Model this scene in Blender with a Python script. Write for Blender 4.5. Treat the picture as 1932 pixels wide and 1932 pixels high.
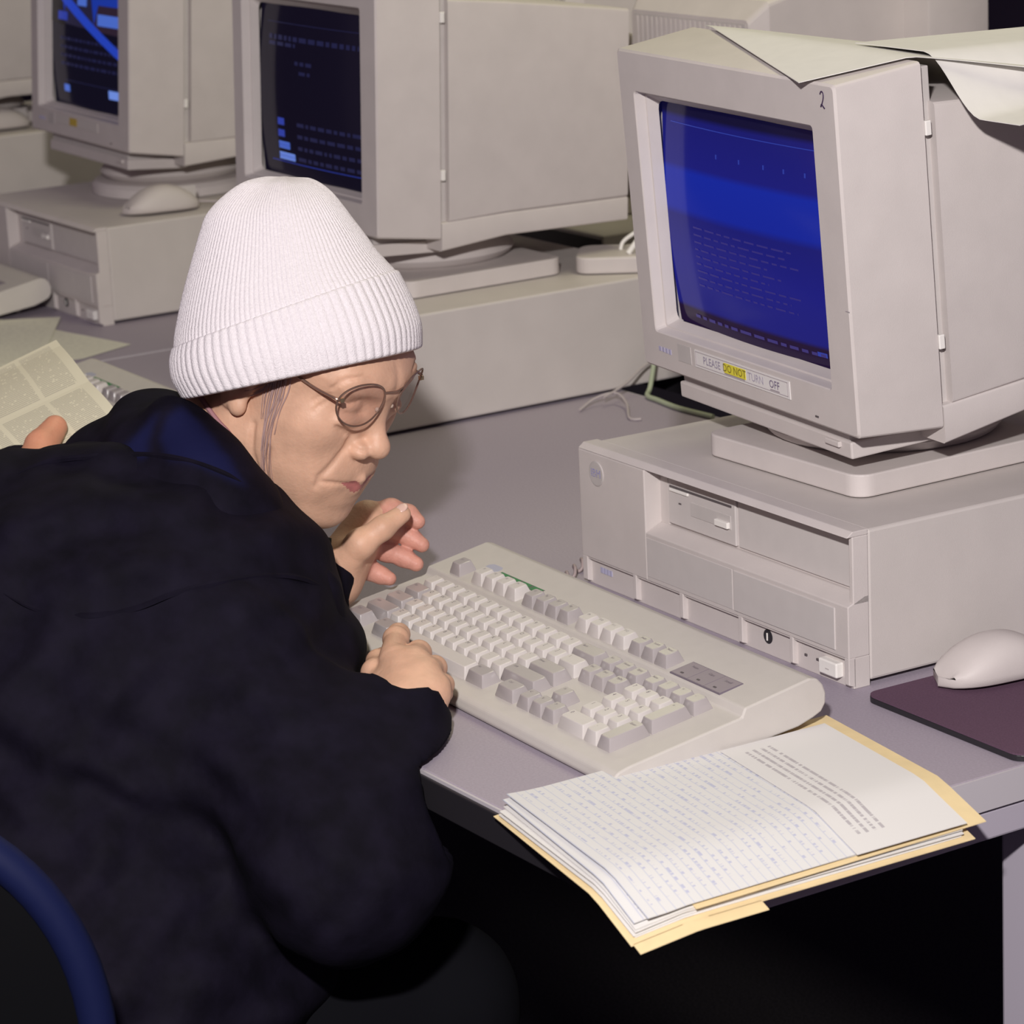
import bpy, bmesh, math, random
import numpy as np
from mathutils import Vector, Matrix
random.seed(7)
for o in list(bpy.data.objects): bpy.data.objects.remove(o)
SC = bpy.context.scene
COL = SC.collection

# ------------------------------------------------------------------ camera
CAM = np.array([1.79886, -1.45765, 0.78226])
RM = np.array([[0.5421252, 0.8389434, -0.0476886],
               [-0.1948286, 0.1806983, 0.9640487],
               [0.8173996, -0.5133440, 0.2614113]])
FPX = 5684.87
cam = bpy.data.cameras.new('camera')
cam.sensor_fit = 'HORIZONTAL'; cam.sensor_width = 36.0
cam.lens = 36.0 * FPX / 1932.0
cam.clip_start = 0.05; cam.clip_end = 60
cam.dof.use_dof = True; cam.dof.focus_distance = 2.42; cam.dof.aperture_fstop = 16
cam_o = bpy.data.objects.new('camera', cam); COL.objects.link(cam_o)
m = Matrix.Identity(4)
for i in range(3):
    for j in range(3): m[j][i] = RM[i][j]
    m[i][3] = CAM[i]
cam_o.matrix_world = m
SC.camera = cam_o

# ------------------------------------------------------------------ light
w = bpy.data.worlds.new('room_ambient'); SC.world = w
w.use_nodes = True
w.node_tree.nodes['Background'].inputs[0].default_value = (0.90, 0.69, 0.89, 1)
w.node_tree.nodes['Background'].inputs[1].default_value = 0.14
# flash unit mounted on the camera, above and to the left of the lens
fl = bpy.data.lights.new('camera_flash', 'AREA'); fl.shape = 'RECTANGLE'
fl.size = 0.09; fl.size_y = 0.06; fl.energy = 72; fl.color = (1.0, 0.955, 0.93)
fo = bpy.data.objects.new('camera_flash', fl); COL.objects.link(fo)
fpos = Vector(CAM + RM[1] * 0.46 - RM[0] * 0.16)
fo.location = fpos
fo.rotation_euler = (Vector((-0.75, 0.05, 0.12)) - fpos).to_track_quat('-Z', 'Y').to_euler()
# fluorescent fittings on the ceiling of the room
for k, (lx, ly) in enumerate(((-0.6, 0.6), (-2.6, 1.4))):
    cl = bpy.data.lights.new('ceiling_fluorescent', 'AREA'); cl.shape = 'RECTANGLE'
    cl.size = 1.2; cl.size_y = 0.6; cl.energy = 11; cl.color = (1.0, 0.98, 0.60)
    co = bpy.data.objects.new('ceiling_fluorescent', cl); COL.objects.link(co); co.location = (lx, ly, 1.9)
vs = SC.view_settings
vs.view_transform = 'Standard'; vs.look = 'None'; vs.gamma = 1.0; vs.exposure = 0.0
vs.use_curve_mapping = False

# ------------------------------------------------------------------ helpers
MATS = {}
def mat(name, col, rough=0.5, spec=0.4, noise=0.0, nscale=60, bump=0.0, bscale=400, emit=None, es=0.0, sss=0.0, coat=0.0, metal=0.0, sheen=0.0):
    if name in MATS: return MATS[name]
    M = bpy.data.materials.new(name); M.use_nodes = True
    nt = M.node_tree; b = nt.nodes['Principled BSDF']
    b.inputs['Base Color'].default_value = (*col, 1)
    b.inputs['Roughness'].default_value = rough
    b.inputs['Specular IOR Level'].default_value = spec
    b.inputs['Metallic'].default_value = metal
    if coat: b.inputs['Coat Weight'].default_value = coat
    if sheen:
        b.inputs['Sheen Weight'].default_value = sheen
    if sss:
        b.inputs['Subsurface Weight'].default_value = sss
        b.inputs['Subsurface Radius'].default_value = (0.012, 0.005, 0.003)
        b.inputs['Subsurface Scale'].default_value = 1.0
    tc = nt.nodes.new('ShaderNodeTexCoord')
    if noise:
        n = nt.nodes.new('ShaderNodeTexNoise'); n.inputs['Scale'].default_value = nscale; n.inputs['Detail'].default_value = 4
        nt.links.new(tc.outputs['Object'], n.inputs['Vector'])
        r = nt.nodes.new('ShaderNodeValToRGB')
        r.color_ramp.elements[0].position = 0.3; r.color_ramp.elements[1].position = 0.7
        r.color_ramp.elements[0].color = (*[c * (1 - noise) for c in col], 1)
        r.color_ramp.elements[1].color = (*[min(1, c * (1 + noise)) for c in col], 1)
        nt.links.new(n.outputs['Fac'], r.inputs['Fac']); nt.links.new(r.outputs['Color'], b.inputs['Base Color'])
    if bump:
        n2 = nt.nodes.new('ShaderNodeTexNoise'); n2.inputs['Scale'].default_value = bscale; n2.inputs['Detail'].default_value = 3
        nt.links.new(tc.outputs['Object'], n2.inputs['Vector'])
        bp = nt.nodes.new('ShaderNodeBump'); bp.inputs['Strength'].default_value = bump; bp.inputs['Distance'].default_value = 0.002
        nt.links.new(n2.outputs['Fac'], bp.inputs['Height']); nt.links.new(bp.outputs['Normal'], b.inputs['Normal'])
    if emit:
        b.inputs['Emission Color'].default_value = (*emit, 1); b.inputs['Emission Strength'].default_value = es
    MATS[name] = M
    return M

beige = mat('beige_plastic', (0.57, 0.52, 0.505), 0.55, 0.3, noise=0.03, nscale=30, bump=0.08, bscale=900)
beige_d = mat('beige_plastic_darker', (0.50, 0.465, 0.455), 0.5, 0.3, noise=0.03)
beige_panel = mat('beige_panel', (0.55, 0.51, 0.50), 0.5, 0.3, noise=0.02)
case_m = mat('case_paint', (0.56, 0.515, 0.495), 0.5, 0.3, noise=0.03, nscale=20, bump=0.1, bscale=1200)
white_key = mat('pearl_key', (0.575, 0.535, 0.52), 0.32, 0.5)
grey_key = mat('pebble_grey_key', (0.38, 0.345, 0.35), 0.24, 0.6)
legend_m = mat('legend_ink', (0.16, 0.13, 0.16), 0.6)
kb_case = mat('keyboard_plastic', (0.53, 0.495, 0.465), 0.5, 0.3, noise=0.02, bump=0.05, bscale=900)
black_m = mat('black_plastic', (0.02, 0.018, 0.022), 0.4)
dark_m = mat('dark_slot', (0.10, 0.085, 0.09), 0.6)
white_m = mat('white_plastic', (0.80, 0.77, 0.74), 0.4)
desk_m = mat('desk_laminate', (0.345, 0.30, 0.36), 0.5, 0.3, noise=0.07, nscale=500, bump=0.05, bscale=700)
desk_edge = mat('desk_edge_band', (0.50, 0.465, 0.50), 0.4)
desk_leg_m = mat('painted_steel', (0.44, 0.40, 0.47), 0.4)
blue_ink = mat('blue_ink', (0.28, 0.27, 0.58), 0.5)
paper_m = mat('paper_white', (0.72, 0.70, 0.68), 0.8, 0.1, noise=0.02)
manila_m = mat('manila_card', (0.78, 0.62, 0.36), 0.8, 0.1, noise=0.04)
cable_m = mat('grey_cable', (0.42, 0.37, 0.38), 0.5)
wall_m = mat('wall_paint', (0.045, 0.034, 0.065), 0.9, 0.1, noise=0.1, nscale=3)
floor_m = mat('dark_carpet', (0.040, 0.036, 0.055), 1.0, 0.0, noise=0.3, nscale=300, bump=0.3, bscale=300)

def new_obj(name, verts, faces, material=None, parent=None, smooth=False):
    me = bpy.data.meshes.new(name)
    me.from_pydata([tuple(v) for v in verts], [], [tuple(f) for f in faces])
    me.update()
    if smooth:
        me.polygons.foreach_set('use_smooth', [True] * len(me.polygons)); me.set_sharp_from_angle(angle=0.9)
    return link(name, me, material, parent)
def link(name, me, material=None, parent=None):
    o = bpy.data.objects.new(name, me); COL.objects.link(o)
    if material is not None and not me.materials:
        me.materials.append(material)
    if parent is not None: o.parent = parent
    return o
def from_bm(name, bm, material=None, parent=None, smooth=False, M=None, angle=None):
    bmesh.ops.recalc_face_normals(bm, faces=bm.faces)
    if M is not None: bm.transform(M)
    if smooth:
        for f in bm.faces: f.smooth = True
    if angle is not None:
        for e in bm.edges:
            if len(e.link_faces) == 2 and e.calc_face_angle(0) > angle: e.smooth = False
    me = bpy.data.meshes.new(name); bm.to_mesh(me); bm.free()
    return link(name, me, material, parent)
def add_box(bm, x0, x1, y0, y1, z0, z1, bev=0.0, seg=2, M=None):
    b = bmesh.new()
    bmesh.ops.create_cube(b, size=1)
    for v in b.verts:
        v.co = Vector((x0 + (v.co.x + .5) * (x1 - x0), y0 + (v.co.y + .5) * (y1 - y0), z0 + (v.co.z + .5) * (z1 - z0)))
    if bev: bmesh.ops.bevel(b, geom=list(b.edges), offset=bev, segments=seg, profile=0.5, affect='EDGES')
    merge(bm, b, M)
def merge(bm, b, M=None):
    if M is not None: b.transform(M)
    me = bpy.data.meshes.new('tmp'); b.to_mesh(me); b.free()
    bm.from_mesh(me); bpy.data.meshes.remove(me)
def box(name, x0, x1, y0, y1, z0, z1, material, parent=None, bev=0.0, M=None, seg=2):
    bm = bmesh.new(); add_box(bm, x0, x1, y0, y1, z0, z1, bev, seg)
    return from_bm(name, bm, material, parent, M=M, smooth=bev > .002, angle=0.3)
def add_prism(bm, poly, axis, a0, a1, bev=0.0, seg=2):
    """extrude a polygon; axis 0: poly in (y,z), 1: (x,z), 2: (x,y)"""
    b = bmesh.new()
    def pt(p, a):
        return Vector((a, p[0], p[1])) if axis == 0 else Vector((p[0], a, p[1])) if axis == 1 else Vector((p[0], p[1], a))
    A = [b.verts.new(pt(p, a0)) for p in poly]; B = [b.verts.new(pt(p, a1)) for p in poly]
    n = len(poly)
    b.faces.new(A); b.faces.new(B[::-1])
    for i in range(n): b.faces.new((A[i], B[i], B[(i + 1) % n], A[(i + 1) % n]))
    bmesh.ops.recalc_face_normals(b, faces=b.faces)
    if bev: bmesh.ops.bevel(b, geom=list(b.edges), offset=bev, segments=seg, profile=0.5, affect='EDGES')
    merge(bm, b)
def prism(name, poly, axis, a0, a1, material, parent=None, bev=0.0, M=None, seg=2):
    bm = bmesh.new(); add_prism(bm, poly, axis, a0, a1, bev, seg)
    return from_bm(name, bm, material, parent, M=M, smooth=bev > .002, angle=0.3)
def rrect(x0, x1, y0, y1, r, n=6):
    out = []
    for cx, cy, a in ((x1 - r, y1 - r, 0), (x0 + r, y1 - r, 90), (x0 + r, y0 + r, 180), (x1 - r, y0 + r, 270)):
        for i in range(n + 1):
            t = math.radians(a + 90 * i / n); out.append((cx + r * math.cos(t), cy + r * math.sin(t)))
    return out
def tube(name, pts, r, material, parent=None, n=8, closed=False, sub=6):
    P = [Vector(p) for p in pts]
    if sub > 1 and len(P) > 2:
        Q = []; L = len(P)
        for i in range(L if closed else L - 1):
            p0 = P[(i - 1) % L] if closed or i > 0 else P[0]; p1 = P[i]; p2 = P[(i + 1) % L]
            p3 = P[(i + 2) % L] if closed or i + 2 < L else P[-1]
            for k in range(sub):
                t = k / sub
                Q.append(0.5 * ((2 * p1) + (p2 - p0) * t + (2 * p0 - 5 * p1 + 4 * p2 - p3) * t * t + (3 * p1 - p0 - 3 * p2 + p3) * t ** 3))
        if not closed: Q.append(P[-1])
        P = Q
    V = []; F = []; L = len(P)
    rr = r if callable(r) else (lambda t: r)
    up = Vector((0, 0, 1)); prev = None
    for i, p in enumerate(P):
        d = (P[(i + 1) % L] - P[i - 1]) if closed else (P[min(i + 1, L - 1)] - P[max(i - 1, 0)])
        d.normalize()
        a = prev if prev is not None else (up if abs(d.z) < .9 else Vector((1, 0, 0)))
        a = (a - d * a.dot(d)).normalized(); prev = a; bq = d.cross(a)
        for k in range(n):
            t = 2 * math.pi * k / n; V.append(p + (a * math.cos(t) + bq * math.sin(t)) * rr(i / max(1, L - 1)))
    for i in range(L if closed else L - 1):
        for k in range(n):
            F.append((i * n + k, i * n + (k + 1) % n, ((i + 1) % L) * n + (k + 1) % n, ((i + 1) % L) * n + k))
    if not closed:
        F.append(tuple(range(n))[::-1]); F.append(tuple((L - 1) * n + k for k in range(n)))
    return new_obj(name, V, F, material, parent, smooth=True)
def lathe_bm(prof, n=32, cx=0, cy=0, M=None):
    bm = bmesh.new(); R = []
    for r, z in prof:
        R.append([bm.verts.new((cx + r * math.cos(2 * math.pi * k / n), cy + r * math.sin(2 * math.pi * k / n), z)) for k in range(n)])
    for i in range(len(R) - 1):
        for k in range(n): bm.faces.new((R[i][k], R[i][(k + 1) % n], R[i + 1][(k + 1) % n], R[i + 1][k]))
    bm.faces.new(R[0][::-1]); bm.faces.new(R[-1])
    return bm
def thing(name, label, cat, loc=(0, 0, 0), rz=0, group=None):
    o = bpy.data.objects.new(name, None); COL.objects.link(o)
    o.location = loc; o.rotation_euler = (0, 0, rz); o.empty_display_size = 0.05
    return tag(o, label, cat, group)
def tag(o, label, cat, group=None):
    o['label'] = label; o['category'] = cat
    if group: o['group'] = group
    return o
def struct(o): o['kind'] = 'structure'; return o
def copy_tree(o, parent=None):
    c = o.copy(); COL.objects.link(c)
    if parent is not None: c.parent = parent; c.matrix_parent_inverse = o.matrix_parent_inverse.copy()
    for ch in [x for x in CH.get(o.name, [])]: copy_tree(ch, c)
    return c
CH = {}
def index_children():
    CH.clear()
    for o in bpy.data.objects:
        if o.parent: CH.setdefault(o.parent.name, []).append(o)
TXT = {}
def text_mesh(s, size):
    key = (s, size)
    if key not in TXT:
        cu = bpy.data.curves.new('txt', 'FONT'); cu.body = s; cu.size = size; cu.align_x = 'CENTER'; cu.align_y = 'CENTER'
        cu.resolution_u = 2
        t = bpy.data.objects.new('txt', cu); COL.objects.link(t)
        dg = bpy.context.evaluated_depsgraph_get()
        me = bpy.data.meshes.new_from_object(t.evaluated_get(dg)); me.name = 'lettering'
        bpy.data.objects.remove(t); bpy.data.curves.remove(cu); me.materials.clear(); TXT[key] = me
    return TXT[key]
def text(name, s, size, material, parent, M):
    me = text_mesh(s, size).copy(); me.transform(M); me.materials.append(material)
    return link(name, me, None, parent)
def frame_M(o, ex, ey, ez):
    M = Matrix.Identity(4)
    for i in range(3): M[i][0] = ex[i]; M[i][1] = ey[i]; M[i][2] = ez[i]; M[i][3] = o[i]
    return M
def pxs(x, y, s):
    """a point s metres in front of the camera plane, used to read positions off the photograph"""
    return CAM + (RM[0] * (x - 966) / FPX - RM[1] * (y - 966) / FPX - RM[2]) * s

# ------------------------------------------------------------------ room
FZ = -0.72
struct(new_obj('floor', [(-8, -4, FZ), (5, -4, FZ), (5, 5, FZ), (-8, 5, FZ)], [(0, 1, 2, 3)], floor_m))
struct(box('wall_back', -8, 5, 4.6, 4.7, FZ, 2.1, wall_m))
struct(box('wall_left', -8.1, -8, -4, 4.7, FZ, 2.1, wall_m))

# ------------------------------------------------------------------ desks
def desk(x0, x1, y0, y1, label, legs):
    t = thing('computer_desk', label, 'desk', ((x0 + x1) / 2, (y0 + y1) / 2, FZ), 0)
    hx, hy = (x1 - x0) / 2, (y1 - y0) / 2; H = -FZ
    box('desk_top', -hx + .0015, hx - .0015, -hy + .0015, hy - .0015, H - .026, H, desk_m, t, .002)
    bm = bmesh.new()
    for a in ((-hx, hx, -hy, -hy + .002), (-hx, hx, hy - .002, hy), (-hx, -hx + .002, -hy + .002, hy - .002), (hx - .002, hx, -hy + .002, hy - .002)):
        add_box(bm, a[0], a[1], a[2], a[3], H - .0265, H - .0005)
    from_bm('edge_band', bm, desk_edge, t)
    box('front_bumper', -hx, hx - .004, -hy - .003, -hy + .0005, H - .028, H - .003, black_m, t, .001)
    for ry in (-hy + .28, hy - .03):
        box('apron_rail', -hx + .03, hx - .03, ry - .0125, ry + .0125, H - .052, H - .026, desk_leg_m, t, .002)
    for sx in (-1, 1):
        box('apron_rail', sx * (hx - .016) - .0125, sx * (hx - .016) + .0125, -hy + .02, hy - .02, H - .052, H - .0285, desk_leg_m, t, .002)
    for lx in legs:
        box('leg', lx - hx - .025, lx - hx + .025, -.04, .04, .02, H - .052, desk_leg_m, t, .004)
        box('foot', lx - hx - .03, lx - hx + .03, -hy + .12, hy - .05, 0, .02, desk_leg_m, t, .006)
    return t
DX1 = 0.2178
desk(-1.612, DX1, -0.378, 0.468, 'grey laminate computer desk under the keyboard and manila folder', (0.1, 1.79))
desk(-3.6, -1.616, -0.378, 0.468, 'grey laminate desk under the open book reader and far computers', (0.1, 1.88))
desk(-2.2, 0.2, 0.575, 1.40, 'grey laminate desk behind, carrying the monitor seen from its back', (0.1, 2.3))

# ------------------------------------------------------------------ desktop computers
PCW, PCH, PCD = 0.397, 0.130, 0.415
def make_pc():
    t = thing('desktop_computer', '', 'computer')
    W, H, D = PCW, PCH, PCD
    YF = -.017
    # steel cover
    box('case_cover', -W + .002, -.0005, .004, D, 0.004, H, case_m, t, .0025)
    box('rear_panel', -W + .006, -.006, D, D + .003, .008, H - .006, mat('dark_metal_panel', (.03, .028, .032), .6), t)
    # front bezel, one moulding made of its blocks
    bm = bmesh.new()
    add_prism(bm, [(YF, .026), (YF, .0695), (.0, .0765), (.004, .0765), (.004, .026)], 0, -.2905, 0, .0008)          # lower block with sloping ledge
    add_box(bm, -W, -.2905, YF, .004, .026, H - .004, .001)                                                        # left block
    add_prism(bm, [(YF, H - .0035), (YF + .006, H + .001), (.004, H + .001), (.004, H - .0035)], 0, -W, 0, .0006)   # top brow
    add_box(bm, -.005, 0, -.0115, .004, .070, H - .0035, .0008)                                                    # right rim
    add_box(bm, -.2905, -.2785, .000, .004, .0765, H - .0035)
    add_box(bm, -.2785, -.005, .0025, .004, .0765, H - .0035)                                                      # back of the bay
    add_box(bm, -W, 0, YF + .005, .004, .0, .026, .0006)                                                           # recessed bottom strip
    for xa, xb in ((-W, -.389), (-.314, -.309), (-.241, -.2355), (-.153, -.1475), (-.080, -.0755), (-.006, 0)):
        add_prism(bm, [(YF, .0265), (YF, .004), (YF + .007, .001), (YF + .007, .0265)], 0, xa, xb, .0006)
    add_box(bm, -W + .004, -.004, YF + .001, .004, .0245, .0275)
    from_bm('front_bezel', bm, beige, t)
    box('lower_blank_panel', -.157, -.017, YF - .0010, YF + .002, .030, .0655, beige_panel, t, .0006)
    box('lower_bay_panel', -.2895, -.1595, YF - .0004, YF + .002, .030, .0655, beige_panel, t, .0004)
    # diskette drive in the bay
    d = box('diskette_drive', -.2775, -.1765, -.0005, .003, .0785, .1235, beige_panel, t, .0008)
    box('slot', -.2745, -.1815, -.0012, .0005, .1115, .1133, dark_m, d)
    box('slot_cover', -.2735, -.246, -.0022, .0005, .1085, .1112, white_m, d, .0004)
    box('eject_button', -.2035, -.1845, -.004, .0005, .0925, .098, white_m, d, .0006)
    box('eject_recess', -.243, -.183, -.0010, .0005, .0915, .104, beige_d, d, .0004)
    box('drive_lamp', -.261, -.2575, -.0011, .0005, .0985, .0997, dark_m, d)
    box('upper_blank_panel', -.1735, -.007, .0005, .003, .0785, .1215, beige_panel, t, .0008)
    # maker badge: a round disc with a blue striped mark
    Mb = frame_M((-.367, YF - .0003, .108), (1, 0, 0), (0, 0, 1), (0, -1, 0))
    b = from_bm('badge', lathe_bm([(.0115, -.001), (.0115, .0004), (.0108, .0007)], 28), beige_d, t, M=Mb)
    text('badge_lettering', 'IBM', .0105, blue_ink, b, frame_M((-.367, YF - .0012, .108), (1, 0, 0), (0, 0, 1), (0, -1, 0)))
    for k in range(3):
        box('badge_stripe', -.374, -.360, YF - .0014, YF - .0012, .1056 + k * .0022, .1061 + k * .0022, beige_d, b)
    for k in range(4):
        box('model_mark', -.374 + k * .005, -.3703 + k * .005, YF + .0042, YF + .0055, .0135, .0185, mat('pale_blue_print', (.42, .41, .56), .5), t)
    # key lock
    Ml = frame_M((-.117, YF + .0052, .0158), (1, 0, 0), (0, 0, 1), (0, -1, 0))
    k = from_bm('key_lock', lathe_bm([(.0062, -.001), (.0062, .0006), (.0055, .001)], 24), black_m, t, M=Ml)
    box('key_slot', -.1176, -.1164, YF + .0034, YF + .0044, .0125, .0190, white_m, k)
    for x in (-.064, -.048):
        box('indicator_lamp', x - .0016, x + .0016, YF + .0040, YF + .006, .0122, .0142, dark_m, t, .0003)
    pb = box('power_button', -.0385, -.0145, YF - .002, YF + .006, .0065, .0190, white_m, t, .0012)
    box('button_mark', -.029, -.024, YF - .0022, YF - .0018, .0115, .0125, beige_d, pb)
    for x in (-W + .02, -.03):
        for y in (.02, D - .03):
            box('rubber_foot', x - .012, x + .012, y - .008, y + .008, 0, .0045, black_m, t)
    return t
pc1 = make_pc()
index_children()
pcs = [(0, 0.0, -.030, 'beige desktop computer beneath the blue-screen monitor with a mouse beside it'),
       (-1.006, .135, 0.0, 'beige desktop computer behind the knitted hat, carrying a small power adapter'),
       (-1.813, .198, -.012, 'beige desktop computer with a mouse lying on its top beside a keyboard'),
       (-2.775, .30, 0.0, 'beige desktop computer farthest along the desk row, mostly out of view')]
for i, (x, y, a, lab) in enumerate(pcs):
    o = pc1 if i == 0 else copy_tree(pc1)
    o.location = (x, y, 0); o.rotation_euler = (0, 0, a); o['label'] = lab
for x, y, lab in ((-1.19, 1.03, 'beige desktop computer on the desk behind, under the monitor seen from behind'), (-1.66, 1.035, 'beige desktop computer on the desk behind, dark rear panel below the black-screen monitor'),):
    o = copy_tree(pc1); o.location = (x, y, 0); o.rotation_euler = (0, 0, math.pi); o['label'] = lab

# ------------------------------------------------------------------ CRT monitors
MW, MH, BD, FLR, FSD = 0.362, 0.2877, 0.0788, 0.0066, 0.0031
glass_dark = (0.006, 0.005, 0.012)
def screen_mat(kind):
    M = bpy.data.materials.new('crt_' + kind); M.use_nodes = True
    nt = M.node_tree; b = nt.nodes['Principled BSDF']
    b.inputs['Base Color'].default_value = (*glass_dark, 1); b.inputs['Roughness'].default_value = .12
    b.inputs['Specular IOR Level'].default_value = .09
    uv = nt.nodes.new('ShaderNodeTexCoord'); sep = nt.nodes.new('ShaderNodeSeparateXYZ')
    nt.links.new(uv.outputs['UV'], sep.inputs[0])
    if kind == 'blue':
        # refresh bands tilt a little across the tube
        mp = nt.nodes.new('ShaderNodeMath'); mp.operation = 'MULTIPLY_ADD'
        nt.links.new(sep.outputs['X'], mp.inputs[0]); mp.inputs[1].default_value = 0.0; nt.links.new(sep.outputs['Y'], mp.inputs[2])
        r = nt.nodes.new('ShaderNodeValToRGB'); nt.links.new(mp.outputs[0], r.inputs[0])
        cr = r.color_ramp
        stops = [(0.0, (.016, .006, .03)), (.075, (.016, .006, .03)), (.095, (.012, .013, .20)), (.30, (.012, .013, .22)), (.50, (.011, .012, .18)), (.535, (.007, .02, .34)),
                 (.70, (.007, .022, .36)), (.73, (.011, .012, .20)), (.93, (.010, .011, .17)), (.955, (.005, .004, .03)), (1.0, (.005, .004, .03))]
        while len(cr.elements) < len(stops): cr.elements.new(.5)
        for e, (p, c) in zip(cr.elements, stops): e.position = p; e.color = (*c, 1)
        nt.links.new(r.outputs[0], b.inputs['Emission Color']); b.inputs['Emission Strength'].default_value = .85
    elif kind == 'dark':
        b.inputs['Emission Color'].default_value = (.008, .006, .016, 1); b.inputs['Emission Strength'].default_value = .5
    else:
        b.inputs['Emission Color'].default_value = (.008, .007, .018, 1); b.inputs['Emission Strength'].default_value = .5
    return M
def emis(name, c, s=1.0): return mat(name, (.01, .01, .02), .4, emit=c, es=s)
ink_blue = emis('screen_ink_blue', (.06, .13, .52)); ink_dim = emis('screen_ink_dim', (.008, .009, .042)); ink_mid = emis('screen_ink_mid', (.016, .035, .30))
ink_pale = emis('screen_ink_pale', (.14, .24, .68)); ink_sky = emis('screen_sky_blue', (.006, .03, .30)); ink_stripe = emis('screen_stripe_blue', (.012, .045, .42)); ink_red = emis('screen_dark_red', (.020, .010, .02))
SU0, SU1, SV0, SV1 = -.3300, -.0480, .0430, .2400
def glass_depth(u, v):
    a = (u - (SU0 + SU1) / 2) / ((SU1 - SU0) / 2); b = (v - (SV0 + SV1) / 2) / ((SV1 - SV0) / 2)
    return .0150 + .006 * a * a + .0045 * b * b
def make_monitor(name, label, pose, base, kind, extra=None, group=None, round_base=False):
    """pose: front lower right corner x,y,z, yaw, tilt; base: centre of the stand plate on the computer"""
    x, y, z, yaw, tilt = pose
    t = thing(name, label, 'monitor', base, 0, group)
    ex = Vector((math.cos(yaw), math.sin(yaw), 0)); n = Vector((-math.sin(yaw), math.cos(yaw), 0)); up = Vector((0, 0, 1))
    ez = math.cos(tilt) * up + math.sin(tilt) * n; ey = math.cos(tilt) * n - math.sin(tilt) * up
    M = frame_M(Vector((x, y, z)) - Vector(base), ex, ey, ez)     # local (u, depth, v)
    # front bezel with opening, stepped inner frame
    ou0, ou1, ov0, ov1 = -.3350, -.0375, .0350, .2515
    bm = bmesh.new()
    def ring(u0, u1, v0, v1, d, r): return [bm.verts.new((p[0], d, p[1])) for p in rrect(u0, u1, v0, v1, r, 3)]
    R = [ring(-MW - FSD, FSD, -FLR, MH + FLR, BD, .004), ring(-MW, 0, 0, MH, .002, .004), ring(-MW + .002, -.002, .002, MH - .002, 0, .004),
         ring(ou0 - .001, ou1 + .001, ov0 - .001, ov1 + .001, 0, .004), ring(ou0, ou1, ov0, ov1, .001, .004),
         ring(ou0 + .002, ou1 - .002, ov0 + .002, ov1 - .002, .0095, .004), ring(ou0 + .0035, ou1 - .0035, ov0 + .0035, ov1 - .0035, .0100, .004),
         ring(SU0 - .001, SU1 + .001, SV0 - .001, SV1 + .001, .021, .008)]
    for a, b in zip(R[:-1], R[1:]):
        for i in range(len(a)): bm.faces.new((a[i], a[(i + 1) % len(a)], b[(i + 1) % len(a)], b[i]))
    bm.faces.new(R[0])
    bz = from_bm('front_bezel', bm, beige, t, M=M, smooth=True, angle=.35)
    # curved glass
    N = 24; V = []; F = []
    for j in range(N + 1):
        for i in range(N + 1):
            u = SU0 - .002 + (SU1 - SU0 + .004) * i / N; v = SV0 - .002 + (SV1 - SV0 + .004) * j / N
            V.append(M @ Vector((u, glass_depth(u, v), v)))
    for j in range(N):
        for i in range(N):
            k = j * (N + 1) + i; F.append((k, k + 1, k + N + 2, k + N + 1))
    sc = new_obj('screen_glass', V, F, screen_mat(kind), t, smooth=True)
    uvl = sc.data.uv_layers.new(name='uv')
    for lp in sc.data.loops:
        uvl.data[lp.index].uv = ((lp.vertex_index % (N + 1)) / N, (lp.vertex_index // (N + 1)) / N)
    def mark(nm, a0, a1, b0, b1, m_, off=.0006, quad=None):
        """flat print on the tube, in fractions of its width and height"""
        q = quad or [(a0, b0), (a1, b0), (a1, b1), (a0, b1)]
        vs_ = []; fs = []; K = 6
        for j in range(K + 1):
            for i in range(K + 1):
                s_, r_ = i / K, j / K
                a = (q[0][0] * (1 - s_) + q[1][0] * s_) * (1 - r_) + (q[3][0] * (1 - s_) + q[2][0] * s_) * r_
                b = (q[0][1] * (1 - s_) + q[1][1] * s_) * (1 - r_) + (q[3][1] * (1 - s_) + q[2][1] * s_) * r_
                u = SU0 + (SU1 - SU0) * a; v = SV0 + (SV1 - SV0) * b
                vs_.append(M @ Vector((u, glass_depth(u, v) - off, v)))
        for j in range(K):
            for i in range(K): k = j * (K + 1) + i; fs.append((k, k + 1, k + K + 2, k + K + 1))
        new_obj(nm, vs_, fs, m_, sc)
    rnd = random.Random(len(kind))
    def text_line(a0, a1, b, h, m_):
        x_ = a0
        while x_ < a1:
            w_ = rnd.uniform(.02, .07); w_ = min(w_, a1 - x_)
            mark('screen_text', x_, x_ + w_, b, b + h, m_); x_ += w_ + .018
    if kind == 'blue':
        for a in (.36, .50, .64, .75, .86, .93): mark('screen_text', a, a + .008, .80, .82, ink_mid)
        for b in (.92,): mark('screen_text', .06, .98, .918, .922, ink_mid)
        text_line(.12, .96, .035, .014, emis('screen_ink_status', (.03, .02, .14)))
        mark('screen_text', .85, .90, .035, .055, ink_mid)
        for k in range(9): text_line(.18, .62 + .2 * rnd.random(), .46 - k * .033, .008, emis('screen_ink_prompt', (.022, .016, .16)))
    elif kind == 'dark':
        for b, a1 in ((.90, .98),): mark('screen_text', .08, a1, b, b + .004, ink_dim)
        text_line(.10, .90, .80, .028, ink_dim); text_line(.10, .36, .765, .022, ink_dim); text_line(.36, .52, .665, .022, ink_dim); text_line(.40, .50, .61, .02, ink_dim)
        for k, (wd, b, m_) in enumerate(((.065, .295, ink_mid), (.065, .225, ink_mid), (.11, .155, ink_blue), (.155, .09, ink_pale))):
            mark('screen_text', .18, .18 + wd, b, b + .042, m_)
            for q in range(int(wd / .022)): mark('screen_text', .187 + q * .022, .195 + q * .022, b + .008, b + .034, ink_mid, .0010)
            text_line(.37, .97, b + .008, .022, ink_dim)
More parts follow.
